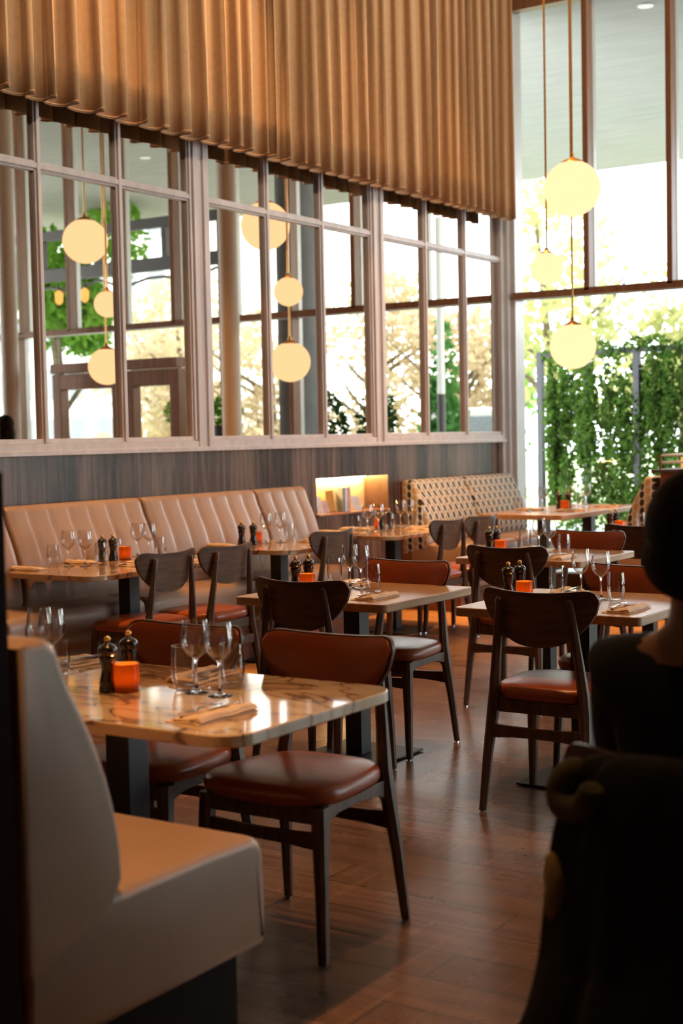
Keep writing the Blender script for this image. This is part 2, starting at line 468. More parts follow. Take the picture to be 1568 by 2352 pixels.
# slanted oval
fu2 = mth('ADD', fu, mth('MULTIPLY', fv, .18))
dist = mth('SQRT', mth('ADD', mth('POWER', mth('MULTIPLY', fu2, 1.0), 2.0), mth('POWER', mth('MULTIPLY', fv, .8), 2.0)))
inside = mth('LESS_THAN', dist, .36)
kind = par
mxa = N.new('ShaderNodeMix'); mxa.data_type = 'RGBA'; L.new(kind, mxa.inputs[0]); mxa.inputs[6].default_value = (.015, .014, .014, 1); mxa.inputs[7].default_value = (.46, .30, .15, 1)
mxb = N.new('ShaderNodeMix'); mxb.data_type = 'RGBA'; L.new(inside, mxb.inputs[0]); mxb.inputs[6].default_value = (.55, .52, .47, 1); L.new(mxa.outputs[2], mxb.inputs[7])
L.new(mxb.outputs[2], b.inputs['Base Color']); M_PATTERN = m_

# foliage
def leafmat(name, cols, scale=.9, trans=.5):
    m_, N, L, out = mat(name)
    d = N.new('ShaderNodeBsdfDiffuse'); t = N.new('ShaderNodeBsdfTranslucent'); mx = N.new('ShaderNodeMixShader'); mx.inputs[0].default_value = trans
    tcn = N.new('ShaderNodeTexCoord'); nz = N.new('ShaderNodeTexNoise'); nz.inputs['Scale'].default_value = scale; nz.inputs['Detail'].default_value = 8; nz.inputs['Roughness'].default_value = .8
    L.new(tcn.outputs['Object'], nz.inputs['Vector'])
    r = N.new('ShaderNodeValToRGB'); e = r.color_ramp.elements
    e[0].position = .3; e[0].color = (*cols[0], 1); e[1].position = .72; e[1].color = (*cols[-1], 1)
    for k, c in enumerate(cols[1:-1]):
        q = e.new(.3 + .42 * (k + 1) / (len(cols) - 1)); q.color = (*c, 1)
    L.new(nz.outputs['Fac'], r.inputs[0]); L.new(r.outputs[0], d.inputs[0]); L.new(r.outputs[0], t.inputs[0])
    L.new(d.outputs[0], mx.inputs[1]); L.new(t.outputs[0], mx.inputs[2]); L.new(mx.outputs[0], out.inputs['Surface'])
    return m_
L_AUTUMN = leafmat('autumn_leaves', [(.34, .36, .17), (.56, .46, .28), (.62, .50, .36), (.38, .44, .20)])
L_YELLOW = leafmat('yellow_leaves', [(.26, .30, .10), (.46, .44, .18), (.60, .52, .26)])
L_GREEN = leafmat('green_leaves', [(.08, .20, .03), (.18, .38, .05), (.36, .52, .10)])
L_IVY = leafmat('ivy_leaves', [(.012, .035, .010), (.05, .12, .02), (.16, .27, .05), (.03, .08, .015), (.36, .40, .14)], 4)
L_DARK = leafmat('dark_leaves', [(.012, .035, .012), (.03, .07, .02), (.06, .11, .03)], 3, .2)
L_CONIFER = leafmat('conifer_leaves', [(.04, .12, .035), (.08, .22, .06), (.15, .34, .09)], 2)
M_GRASS = leafmat('grass', [(.30, .34, .18), (.42, .44, .26), (.50, .50, .34)], .5, 0)

# ================================================================== room shell
XW = -6.12      # face of the left wall
YF = 12.13      # far glazed facade
XR = 4.8        # right glazed facade
YB = -2.6
def struct(name, mb, mt, smooth=0, **kw):
    o = mb.build(name, mt, None, smooth, **kw); o['kind'] = 'structure'; return o

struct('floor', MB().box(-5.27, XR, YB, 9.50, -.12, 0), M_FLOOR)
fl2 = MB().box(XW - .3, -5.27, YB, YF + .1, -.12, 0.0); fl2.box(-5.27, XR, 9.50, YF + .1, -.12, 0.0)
struct('floor_orange_oak', fl2, M_FLOOR2)
struct('ceiling', MB().box(XW - .3, XR + .2, YB - .2, YF + .2, CEIL, CEIL + .2), M_CEIL)
M_DARKWALL = plain('dark_wall', (.06, .035, .025), .7, noise=.1)
struct('wall_back', MB().box(XW - .3, XR + .2, YB - .2, YB, 0, CEIL), M_DARKWALL)

# left wall: veneer dado with a lit niche, plaster above the mirrors
NY0, NY1, NZ0, NZ1, ND = 8.93, 9.97, .845, 1.135, .24
w = MB()
w.box(XW - .3, XW, YB, NY0, 0, 1.40)
w.box(XW - .3, XW, NY1, YF + .05, 0, 1.40)
w.box(XW - .3, XW, NY0, NY1, NZ1, 1.40)
w.box(XW - .3, XW, NY0, NY1, 0, NZ0)
w.box(XW - .3, XW - ND, NY0, NY1, NZ0, NZ1)
struct('wall_left', w, M_VENEER)
struct('wall_left_upper', MB().box(XW - .3, XW - .04, YB, YF + .05, 1.40, CEIL), M_PLASTER)
t = empty('niche_shelf', (XW, (NY0 + NY1) / 2, NZ0))
tag(t, 'glowing amber wall niche with a slim shelf beside the end of the leather bench', 'shelf')
MB().box(-ND + .002, .02, NY0 - t.location.y + .002, NY1 - t.location.y - .002, .001, .016).build('shelf_board', M_PLINTH, t, 0, bevel=.002)
MB().box(-ND + .002, -ND + .01, NY0 - t.location.y + .002, NY1 - t.location.y - .002, .018, NZ1 - NZ0 - .003).build('back_panel', plain('niche_paint', (.85, .62, .34), .6, noise=.03), t, 0)
MB().box(-ND + .03, -ND + .045, NY0 - t.location.y + .03, NY1 - t.location.y - .03, NZ1 - NZ0 - .018, NZ1 - NZ0 - .006).build('led_strip', M_LED, t, 0)

# ---------------------------------------------------------------- mirrors on the left wall
PIL = [3.03, 5.29, 7.55, 9.81]
SILL = 1.40; TR = 3.07; MTOP = 4.35
n_mir = 0
mirlab = ['wall mirror bay nearest the camera, behind the dark divider', 'mirror bay of six panes reflecting the leftmost glowing globe lamps',
          'mirror bay right of the double pillar, reflecting three globe lamps', 'last mirror bay beside the tall corner window']
bays = [(PIL[0] + .08, PIL[1] - .08), (PIL[1] + .08, PIL[2] - .08), (PIL[2] + .08, PIL[3] - .08), (PIL[3] + .08, 12.0)]
for k, (y0, y1) in enumerate(bays):
    t = empty('wall_mirror', (XW, (y0 + y1) / 2, SILL)); tag(t, mirlab[k], 'mirror', 'mirror bays along the left wall')
    oy = t.location.y; H = MTOP - SILL
    fr = MB()
    ys = [y0 - oy, y0 - oy + (y1 - y0) / 3, y0 - oy + 2 * (y1 - y0) / 3, y1 - oy]
    def bar_y(z0, z1, d):   # horizontal moulding
        fr.box(-.02, d, ys[0], ys[3], z0, z1)
    bar_y(0.0, .045, .055); bar_y(.045, .075, .03)
    bar_y(TR - SILL - .03, TR - SILL + .03, .026); bar_y(TR - SILL - .016, TR - SILL + .016, .04)
    bar_y(H - .05, H, .04)
    for i, yy in enumerate(ys):
        wdt = .024 if i in (1, 2) else .02
        q = yy + (.012 if i == 0 else -.012 if i == 3 else 0)
        fr.box(-.02, .028, q - wdt, q + wdt, 0, H); fr.box(-.02, .044, q - wdt * .55, q + wdt * .55, 0.05, H)
    fr.build('mirror_frame', M_FRAME, t, 0, bevel=.003)
    for i in range(3):
        for z0, z1 in ((.07, TR - SILL - .028), (TR - SILL + .028, H - .04)):
            MB().box(-.03, .004, ys[i] + .018, ys[i + 1] - .018, z0, z1).build('mirror_pane', M_MIRROR, t, 0)
for k, yy in enumerate(PIL[1:]):
    p = MB(); p.box(XW - .02, XW + .058, yy - .075, yy - .03, 1.40, 4.35); p.box(XW - .02, XW + .058, yy + .03, yy + .075, 1.40, 4.35)
    p.box(XW - .02, XW + .04, yy - .03, yy + .03, 1.40, 4.35)
    struct('trim_%d' % (k + 1), p, M_FRAME, bevel=.004)
struct('trim_4', MB().box(XW - .02, XW + .07, YB, 12.02, 1.375, 1.405), M_FRAME, bevel=.003)

# ---------------------------------------------------------------- far facade (Y = YF)
HEAD = 5.36; FTR = 2.73
mull = [-5.25 + .78 * k for k in range(13)]
def vbar(mb, x, z0, z1, hw=.022, y0=None, y1=None):
    mb.box(x - hw, x + hw, (YF - .09) if y0 is None else y0, (YF + .03) if y1 is None else y1, z0, z1)
DOOR = (-2.19, -.29)
fr = MB()
for i, x in enumerate(mull):
    vbar(fr, x, FTR, HEAD, .026)
for x in (-3.69, .3, 1.8, 3.3):
    vbar(fr, x, .0, FTR, .026)
fr.box(-6.0, XR, YF - .09, YF + .03, FTR - .035, FTR + .03)
fr.box(-6.0, XR, YF - .09, YF + .03, HEAD - .02, HEAD + .08)
fr.box(-6.0, DOOR[0] - .03, YF - .12, YF + .03, 0.0, .16)
fr.box(DOOR[1] + .03, XR, YF - .12, YF + .03, 0.0, .16)
o = struct('window_1', fr, M_BROWNFRAME, bevel=.004)
fa = MB()   # aluminium outer faces of the mullions, on the daylight side
for i, x in enumerate(mull):
    vbar(fa, x + .0, FTR, HEAD, .030, YF + .03, YF + .10)
for x in (-3.69, .3, 1.8, 3.3): vbar(fa, x, .0, FTR, .030, YF + .03, YF + .10)
fa.box(-6.0, XR, YF + .03, YF + .10, FTR - .035, FTR + .03)
fa.build('outer_frame', M_JAMB, o, 0, bevel=.004)
gp = MB()
gp.box(-5.98, XR, YF - .012, YF + .012, FTR + .03, HEAD - .02)
gp.box(-5.98, DOOR[0], YF - .012, YF + .012, .16, FTR - .035)
gp.box(DOOR[1], XR, YF - .012, YF + .012, .16, FTR - .035)
gp.box(DOOR[0], DOOR[1], YF - .012, YF + .012, 2.34, FTR - .035)
gp.build('pane', M_PANE, o, 0)
struct('wall_far', MB().box(XW - .3, XR + .2, YF - .05, YF + .2, HEAD + .08, CEIL), M_PLASTER)
# corner post with stepped aluminium profiles
cp = MB()
cp.box(XW - .3, -6.12, YF - .10, YF + .2, 1.38, HEAD + .1); cp.box(XW - .02, -6.07, YF - .16, YF + .06, 0, HEAD + .1)
cp.box(-6.07, -6.03, YF - .10, YF + .10, 0, HEAD + .1); cp.box(-6.03, -5.985, YF - .05, YF + .14, 0, HEAD + .1)
struct('trim_5', cp, M_JAMB, bevel=.006)
# glazed double door in the facade
for k, (x0, x1, hx) in enumerate(((DOOR[0], -1.40, -1.46), (-1.34, DOOR[1], -1.27))):
    d = MB()
    d.box(x0, x0 + .13, YF - .10, YF + .04, 0, 2.24); d.box(x1 - .13, x1, YF - .10, YF + .04, 0, 2.24)
    d.box(x0 + .13, x1 - .13, YF - .10, YF + .04, 2.06, 2.24); d.box(x0 + .13, x1 - .13, YF - .10, YF + .04, 0, .2)
    d.box(x0 - .0, x1 + .0, YF - .13, YF + .04, 2.25, 2.36)
    o = struct('door_%d' % (k + 1), d, M_BROWNFRAME, bevel=.008)
    MB().box(x0 + .13, x1 - .13, YF - .01, YF + .01, .2, 2.06).build('door_glass', M_PANE, o, 0)
    MB().tube([(hx, YF - .11, 1.0), (hx, YF - .17, 1.0), (hx, YF - .17, 1.3), (hx, YF - .11, 1.3)], .012).build('door_handle', M_STEEL, o)

# ---------------------------------------------------------------- right facade (X = XR), seen only as daylight
fr = MB()
YG = 7.6  # glazing start; unseen solid wall before it extended to darken the foreground
for k in range(4):
    y = YG + k * 1.5
    fr.box(XR - .08, XR + .06, y - .03, y + .03, 0, HEAD)
fr.box(XR - .08, XR + .06, YG, YF, FTR - .03, FTR + .03); fr.box(XR - .08, XR + .06, YG, YF, 0, .16); fr.box(XR - .08, XR + .06, YG, YF, HEAD, HEAD + .1)
o = struct('window_2', fr, M_BROWNFRAME, bevel=.004)
MB().box(XR - .01, XR + .01, YG, YF, .16, HEAD).build('pane', M_PANE, o, 0)
struct('wall_right', MB().box(XR - .05, XR + .2, YG, YF + .2, HEAD + .1, CEIL).box(XR - .05, XR + .2, YB - .2, YG - .03, 0, CEIL), M_DARKWALL)

# slim round columns inside the glass line
for lab, x in (('slim pale round column reflected right of the first mirror pillar', -3.33), ('slim pale round column reflected at the far left mirror edge', -.17)):
    t = empty('column', (x, 11.5, 0)); tag(t, lab, 'column', 'slim columns inside the facade')
    MB().lathe([(.10, 0), (.10, CEIL - .001)], 28).build('shaft', M_COLUMN, t, .6)
    MB().lathe([(.102, 0), (.125, 0), (.125, .05), (.102, .055)], 28).build('base_ring', M_JAMB, t, .6)

# ================================================================== exterior
struct('ground', MB().box(-60, 60, YF + .2, 90, -.2, -.02), M_GRASS)
pv = MB().box(-16, 14, YF + .2, 21.0, -.02, 0.0)
struct('ground_paving', pv, M_STONEWHITE)
# deep concrete canopy
m_, N, L, out = mat('soffit_concrete'); b = principled(N, L, out, (.42, .43, .40), .9)
tcn = N.new('ShaderNodeTexCoord'); mp = N.new('ShaderNodeMapping'); mp.inputs['Scale'].default_value = (.4, 1.6, 1); mp.inputs['Rotation'].default_value = (0, 0, .25)
L.new(tcn.outputs['Object'], mp.inputs[0]); nz = N.new('ShaderNodeTexNoise'); nz.inputs['Detail'].default_value = 6; L.new(mp.outputs[0], nz.inputs[0])
r = N.new('ShaderNodeValToRGB'); r.color_ramp.elements[0].position = .3; r.color_ramp.elements[0].color = (.27, .26, .235, 1); r.color_ramp.elements[1].position = .7; r.color_ramp.elements[1].color = (.32, .31, .275, 1)
L.new(nz.outputs[0], r.inputs[0]); L.new(r.outputs[0], b.inputs['Base Color']); M_SOFFIT = m_
struct('canopy', MB().box(-20, 14, YF + .1, 20.6, HEAD + .08, HEAD + .45), M_SOFFIT, bevel=.02)
for k, (x, y, lab) in enumerate(((-5.02, 12.95, 'round downlight in the concrete canopy at the top right'), (1.16, 15.45, 'round canopy downlight reflected in the mirror above the left globe'))):
    t = empty('downlight', (x, y, HEAD + .08)); tag(t, lab, 'light', 'canopy downlights')
    MB().lathe([(.06, -.012), (.075, -.012), (.075, 0), (.06, 0)], 20).build('trim_ring', M_WHITE, t)
    MB().lathe([(.0, -.006), (.058, -.006), (.058, -.001), (.0, -.001)], 20).build('diffuser', M_DOWN, t)
t = empty('canopy_column', (-2.95, 13.25, 0)); tag(t, 'thick dark grey concrete column outside, reflected behind two globe lamps', 'column')
MB().lathe([(.235, 0), (.235, HEAD + .078)], 32).build('shaft', M_CONCRETE_COL, t, .6)
MB().lathe([(.24, 0), (.26, 0), (.26, .1), (.24, .1)], 32).build('collar', M_DARKMETAL, t, .6)

# leaf clouds
def leaves(name, blobs, n, size, mt, parent, shape='ball'):
    """blobs: (cx,cy,cz,rx,ry,rz) relative to parent"""
    bl = np.array(blobs, float)
    vol = bl[:, 3] * bl[:, 4] * bl[:, 5]
    idx = nr.choice(len(bl), n, p=vol / vol.sum())
    d = nr.normal(size=(n, 3)); d /= np.linalg.norm(d, axis=1)[:, None]
    rad = nr.uniform(.25, 1, n) ** .45
    if shape == 'box':
        c = bl[idx, :3] + nr.uniform(-1, 1, (n, 3)) * bl[idx, 3:]
    else:
        c = bl[idx, :3] + d * rad[:, None] * bl[idx, 3:]
    a = nr.normal(size=(n, 3)); a /= np.linalg.norm(a, axis=1)[:, None]
    b_ = np.cross(a, nr.normal(size=(n, 3))); b_ /= np.linalg.norm(b_, axis=1)[:, None]
    s = size * nr.uniform(.6, 1.3, (n, 1))
    nrm = np.cross(a, b_)
    v = np.stack([c - a * s, c - b_ * s * .5 + nrm * s * .15, c + a * s, c + b_ * s * .5 + nrm * s * .15], 1).reshape(-1, 3)
    me = bpy.data.meshes.new(name)
    me.vertices.add(len(v)); me.vertices.foreach_set('co', v.ravel())
    me.loops.add(4 * n); me.loops.foreach_set('vertex_index', np.arange(4 * n, dtype=np.int32))
    me.polygons.add(n); me.polygons.foreach_set('loop_start', np.arange(0, 4 * n, 4, dtype=np.int32))
    me.polygons.foreach_set('loop_total', np.full(n, 4, dtype=np.int32))
    me.update(); me.validate(); me.materials.append(mt)
    o = bpy.data.objects.new(name, me); COL.objects.link(o)
    if parent is not None: o.parent = parent
    return o

def tree(label, x, y, h, r, mt, n=3200, leaf=.13, trunk=.12, low=.35, blobs=None, group='trees beyond the terrace', cat='tree', lean=.3):
    t = empty('tree', (x, y, -.02)); tag(t, label, cat, group)
    tr_ = MB(); tr_.tube([(0, 0, 0), (lean * .3, 0, h * .3), (lean, 0, h * .85)], [trunk, trunk * .8, trunk * .3], 8)
    for k in range(6):
        a = rnd.uniform(0, 6.28); z0 = h * rnd.uniform(.3, .6)
        tr_.tube([(lean * .5, 0, z0), (lean * .5 + math.cos(a) * r * .4, math.sin(a) * r * .4, z0 + h * .12), (lean * .5 + math.cos(a) * r * .8, math.sin(a) * r * .8, z0 + h * .28)], [trunk * .45, trunk * .3, trunk * .1], 6)
    tr_.build('trunk', M_BARK, t)
    if blobs is None:
        blobs = []
        for k in range(16):
            a = rnd.uniform(0, 6.28); q = rnd.uniform(0, .75) * r; z = h * rnd.uniform(low, .92)
            blobs.append((math.cos(a) * q, math.sin(a) * q, z, r * rnd.uniform(.28, .5), r * rnd.uniform(.28, .5), h * rnd.uniform(.07, .14)))
    leaves('crown', blobs, n, leaf, mt, t)
    return t

# trees seen through the corner window and in the mirrors
tree('tall airy yellow-green tree behind the ivy screen in the corner window', -11.2, 24.5, 6.6, 2.3, L_YELLOW, 1700, .12, .13, .35, lean=-.5)
tree('pale yellow tree at the far right behind the ivy screen', -8.6, 23.5, 4.6, 1.6, L_YELLOW, 1500, .11, .10, .4)
tree('thin green tree left of the ivy screen post', -13.3, 25.5, 4.4, 1.4, L_GREEN, 1100, .11, .09, .25)
tree('bright green tree reflected behind the leftmost globe lamps', 4.9, 17.6, 5.6, 1.45, L_GREEN, 4200, .10, .12, .62)
AUT = [(12.2, 29, 5.0, 2.6, 'autumn tree reflected behind the glazed door, leftmost'), (9.6, 26.5, 5.5, 2.4, 'autumn tree reflected between the first and second mirror pillar'),
       (6.6, 26, 4.4, 2.3, 'autumn tree reflected behind the dark grey column'), (4.3, 27, 5.2, 2.3, 'tall autumn tree reflected right of the dark grey column'),
       (1.9, 26.5, 4.9, 2.2, 'autumn tree reflected in the last mirror bay, left half'), (.2, 27.5, 4.4, 2.0, 'autumn tree reflected in the last mirror bay beside the corner')]
for x, y, h, r_, lab in AUT:
    tree(lab, x, y, h, r_, L_AUTUMN, 3300, .10, .13, .12)
t = empty('conifer', (-.2, 21.5, -.02)); tag(t, 'dense green conifer reflected beside the white lamp pole', 'tree')
MB().tube([(0, 0, 0), (0, 0, 3.2)], [.09, .02], 8).build('trunk', M_BARK, t)
leaves('crown', [(0, 0, .4 + .35 * k, .75 * (1 - k / 10), .75 * (1 - k / 10), .3) for k in range(9)], 2600, .09, L_CONIFER, t)
for x, lab in ((-2.75, 'dark leafy shrub in a pot reflected beside the double mirror pillar'), (-3.45, 'dark leafy shrub in a pot reflected right of the double mirror pillar')):
    t = empty('potted_shrub', (x, 14.1, 0)); tag(t, lab, 'shrub', 'potted shrubs on the terrace')
    MB().lathe([(.2, 0), (.26, .45), (.28, .45), (.28, .5), (.24, .5), (.22, .4)], 20).build('pot', M_POT, t)
    leaves('foliage', [(0, 0, 1.0, .34, .34, .55), (0, 0, 1.6, .26, .26, .42)], 1500, .045, L_DARK, t)
# flower planters on stands
for x, lab in ((-1.2, 'black planter with green trailing flowers reflected behind the glazed door'), (-1.82, 'black planter on a stand reflected left of the slim round column')):
    t = empty('flower_planter', (x, 13.3, 0)); tag(t, lab, 'planter', 'flower planters on the terrace')
    MB().lathe([(.03, 0), (.03, 1.35), (.02, 1.35)], 10).build('stand', M_POT, t)
    MB().lathe([(.10, 1.35), (.14, 1.6), (.15, 1.62), (.12, 1.62), (.10, 1.5)], 18).build('pot', M_POT, t)
    leaves('foliage', [(0, 0, 1.78, .24, .22, .2)], 420, .04, L_GREEN, t)
    leaves('flowers', [(0, 0, 1.76, .26, .24, .2)], 40, .025, plain('petals_%d' % int(-x * 10), (.8, .25, .35), .6, noise=.2), t)
# ivy screen
t = empty('ivy_screen', (-6.0, 15.0, 0)); tag(t, 'dark metal screen overgrown with hanging green ivy outside the corner window', 'ivy screen')
for k, x in enumerate((-1.12, -.55, .05, .62, 1.05)):
    MB().box(x - .035, x + .035, -.04, .04, 0, 2.36).build('post', M_DARKMETAL, t, 0, bevel=.004)
MB().box(-1.15, 1.08, -.03, .03, 2.32, 2.38).build('top_rail', M_DARKMETAL, t, 0, bevel=.004)
bl = []
for k in range(190):
    x = rnd.uniform(-1.0, 1.05); z0 = rnd.uniform(.1, 1.6); z1 = min(2.45, z0 + rnd.uniform(.4, 1.2))
    bl.append((x, rnd.uniform(-.12, .12), (z0 + z1) / 2, .07, .08, (z1 - z0) / 2))
bl += [(x, 0, 2.38 + .06 * math.sin(9 * x), .16, .12, .10) for x in [-.95 + .2 * k for k in range(11)]]
leaves('ivy', bl, 16000, .043, L_IVY, t)
# white lamp pole, sign, van, white block
t = empty('lamp_pole', (-2.0, 18.2, -.0)); tag(t, 'white pole with a dark foot reflected beside the green conifer', 'pole')
MB().lathe([(.055, 2.05), (.055, 4.6), (.0, 4.62)], 14).build('shaft', M_WHITE, t, .6)
MB().lathe([(.06, 0), (.06, 2.05), (.055, 2.05)], 14).build('foot', M_DARKMETAL, t, .6)
t = empty('van', (.3, 23.6, -.02), .0); tag(t, 'white van parked outside, reflected at the right end of the last mirror', 'van')
bd = MB(); pr = [(-1.1, .35), (-1.1, 1.6), (-.95, 1.95), (.6, 1.95), (1.0, 1.3), (1.4, 1.1), (1.45, .35)]
bd.loft([[(x, -.8, z) for x, z in pr], [(x, .8, z) for x, z in pr]]); bd.build('body', M_WHITE, t, 0, bevel=.06)
gb = MB(); gb.box(-.75, .45, -.81, -.79, 1.35, 1.8); gb.box(-.75, .45, .79, .81, 1.35, 1.8); gb.build('side_window', M_BLUEGREY, t, 0)
for x in (-.7, .95):
    for y in (-.8, .8):
        q = MB().lathe([(.0, -.09), (.33, -.09), (.35, -.05), (.35, .05), (.33, .09), (0, .09)], 20).build('wheel', M_POT, t)
        q.rotation_euler = (PI / 2, 0, 0); q.location = (x, y * .93, .35)
t = empty('apartment_block', (32, 48, -.02)); tag(t, 'white apartment block seen in the mirror through the dark pergola', 'building')
MB().box(-9, 8, -4, 4, 0, 11.5).build('wall', M_WHITE, t, 0, bevel=.05)
for i in range(11):
    for j in range(5):
        MB().box(-8.4 + i * 1.5, -7.6 + i * 1.5, -4.06, -4.0, 1.2 + j * 2.1, 2.5 + j * 2.1).build('window', M_BLUEGREY, t, 0)
# pergola with hanging bulbs
t = empty('pergola', (1.3, 15.0, 0)); tag(t, 'dark pergola frame outside, reflected above the glazed door', 'pergola')
for z, hh in ((4.42, .07), (3.86, .09)):
    MB().box(-1.85, 2.6, -.05, .05, z - hh, z + hh).build('beam', M_DARKMETAL, t, 0, bevel=.01)
for x in (-1.8, -.85, .35, 1.45, 2.5):
    MB().box(x - .04, x + .04, -.045, .045, 3.9, 4.4).build('strut', M_DARKMETAL, t, 0, bevel=.006)
for x in (-1.82, 2.55):
    MB().box(x - .05, x + .05, -.05, .05, 0, 3.8).build('post', M_DARKMETAL, t, 0, bevel=.006)
MB().tube([(-1.8 + k * .3, -.1, 3.72 - .12 * abs(math.sin(k * .9))) for k in range(15)], .02, 6).build('cable', M_DARKMETAL, t)
for k, x in enumerate((.55, 1.05, 1.6, 2.1)):
    b_ = empty('festoon_lamp', (1.3 + x, 14.88, 3.42)); tag(b_, ['first', 'second', 'third', 'fourth'][k] + ' festoon lamp from the right below the pergola beam, orange glass', 'lamp', 'festoon lamps on the pergola')
    MB().lathe([(.02, .0), (.055, .04), (.06, .16), (.02, .2)], 14).build('bulb', M_BULB, b_, .8)
    MB().lathe([(.02, .2), (.022, .27), (.01, .3)], 10).build('socket', M_DARKMETAL, b_)

# ================================================================== interior fittings
# ceiling spots (outside the frame) with housings
for k, (x, y, tx, ty, wt, cone) in enumerate(SPOTS):
    h = MB().lathe([(.06, -.14), (.07, -.14), (.07, 0), (0, 0), (.0, -.04), (.055, -.04)], 16).build('spotlight', M_DARKMETAL, None)
    h.location = (x, y, CEIL); tag(h, 'black cylinder spotlight on the ceiling, number %s row' % ('one two three four five six seven eight nine ten eleven twelve'.split()[k]), 'spotlight', 'ceiling spotlights')
    l = add_light('spot_lamp', 'SPOT', (x, y, CEIL - .16), wt, WARM, spot_size=math.radians(cone), spot_blend=.7, shadow_soft_size=.05, target=(tx, ty, 0))
# curtain washers
for k in range(4):
    add_light('curtain_wash', 'SPOT', (-2.2, 3.2 + 2.1 * k, CEIL - .16), 330, (1.0, .76, .52), spot_size=math.radians(62), spot_blend=.9, shadow_soft_size=.12, target=(-5.95, 4.9 + 2.1 * k, 4.3))

# pendant globes
def globe(loc, R, label):
    t = empty('pendant_lamp', loc); tag(t, label, 'pendant lamp', 'globe pendant lamps')
    pr = [(R * math.sin(a), -R * math.cos(a) * .98) for a in [PI * k / 22 for k in range(0, 20)]]
    MB().lathe(pr, 36).build('globe', M_GLOBE, t, 1.2)
    a = PI * 19 / 22; zc = -R * math.cos(a) * .98; rc = R * math.sin(a) * 1.06
    MB().lathe([(rc, zc - .004), (rc * .8, zc + R * .07), (rc * .35, zc + R * .16), (.018, zc + R * .2), (.018, zc + R * .32), (.006, zc + R * .36)], 28).build('cap', M_BRASSCAP, t, .9)
    MB().tube([(0, 0, zc + R * .3), (0, 0, CEIL - loc[2] - .02)], .009, 8).build('rod', M_BRASSCAP, t)
    MB().lathe([(.06, CEIL - loc[2] - .025), (.06, CEIL - loc[2] - .001), (.0, CEIL - loc[2] - .001)], 20).build('ceiling_rose', M_BRASSCAP, t)
globe((-4.63, 10.37, 3.35), .22, 'largest, uppermost globe pendant lamp before the corner window')
globe((-4.86, 10.38, 2.75), .131, 'smallest globe pendant lamp before the corner window')
globe((-4.73, 10.57, 2.14), .185, 'lowest globe pendant lamp before the corner window')
globe((-2.52, 10.29, 3.40), .22, 'largest globe pendant lamp of the cluster seen only in the mirror')
globe((-2.75, 10.33, 2.78), .131, 'small globe pendant lamp of the cluster seen only in the mirror')
globe((-2.60, 10.46, 2.19), .185, 'lowest globe pendant lamp of the cluster seen only in the mirror')

# curtains
def curtain(y0, y1, label, seed):
    R_ = random.Random(seed); folds = []; y = y0
    while y < y1:
        p = R_.uniform(.13, .23); folds.append((y, p, R_.uniform(.038, .064), R_.uniform(-.5, .5))); y += p
    S = (y1 - y0) / (y - y0)
    nz_ = 12; N_ = 16; zt, zb = CEIL - .02, 3.415
    P = []
    for fi, (yy, p, A, sk) in enumerate(folds):
        yy = y0 + (yy - y0) * S; p *= S
        for k in range(N_):
            ph = 2 * PI * k / N_; colm = []
            for j in range(nz_ + 1):
                v = j / nz_
                am = A * (.62 + .45 * v)
                x = am * math.cos(ph) + .006 * math.sin(3 * v + fi)
                # omega shape leaning to one side
                yo = p * k / N_ - p * (.20 + .06 * sk) * math.sin(ph) * (.8 + .3 * v) + p * .12 * math.sin(ph * 2) + .05 * p * math.sin(v * 2 + fi * 1.7)
                colm.append((x, yy + yo, zt + (zb - zt) * v + (.006 * math.cos(ph) if j == nz_ else 0)))
            P.append(colm)
    t = empty('curtain', (-5.925, 0, 0)); tag(t, label, 'curtain', 'pleated curtains above the mirrors')
    MB().grid(P).build('cloth', M_CURTAIN, t, 1.5, solid=.004)
    hem = [(p_[-1][0] + .003, p_[-1][1], p_[-1][2] + .012) for p_ in P]
    MB().tube(hem, .0045, 5).build('hem', M_CURTAIN, t, 1.5)
    return t
curtain(3.3, 8.09, 'left pleated tan curtain hanging above the mirrors', 3)
curtain(8.15, 11.93, 'right pleated tan curtain reaching to the corner window', 5)
o = MB().box(-6.0, -5.94, 3.2, 12.0, CEIL - .03, CEIL).build('curtain_rail', M_DARKMETAL, None, 0); tag(o, 'curtain rail at the ceiling above both tan curtains', 'curtain rail')

# ---------------------------------------------------------------- banquettes
def arc(cx, cz, r, a0, a1, n=5):
    return [(cx + r * math.cos(math.radians(a0 + (a1 - a0) * k / n)), cz + r * math.sin(math.radians(a0 + (a1 - a0) * k / n))) for k in range(n + 1)]
def inset(poly, d):
    out = []; n = len(poly)
    area = sum(poly[i][0] * poly[(i + 1) % n][1] - poly[(i + 1) % n][0] * poly[i][1] for i in range(n))
    sg = 1 if area > 0 else -1
    for i in range(n):
        p0 = poly[i - 1]; p1 = poly[(i + 1) % n]; tx, tz = p1[0] - p0[0], p1[1] - p0[1]; l_ = math.hypot(tx, tz) or 1
        out.append((poly[i][0] - sg * tz / l_ * d, poly[i][1] + sg * tx / l_ * d))
    return out
def soft_ends(rings, a, b_, r):
    out = []
    for k in range(6):
        th = PI / 2 * k / 5; out.append((a + r - r * math.cos(th), inset(rings[0][1], r * (1 - math.sin(th)))))
    for x, pl in rings:
        if a + r < x < b_ - r: out.append((x, pl))
    for k in range(6):
        th = PI / 2 * k / 5; out.append((b_ - r + r * math.sin(th), inset(rings[-1][1], r * (1 - math.cos(th)))))
    return [[(x, y, z) for y, z in pl] for x, pl in out]
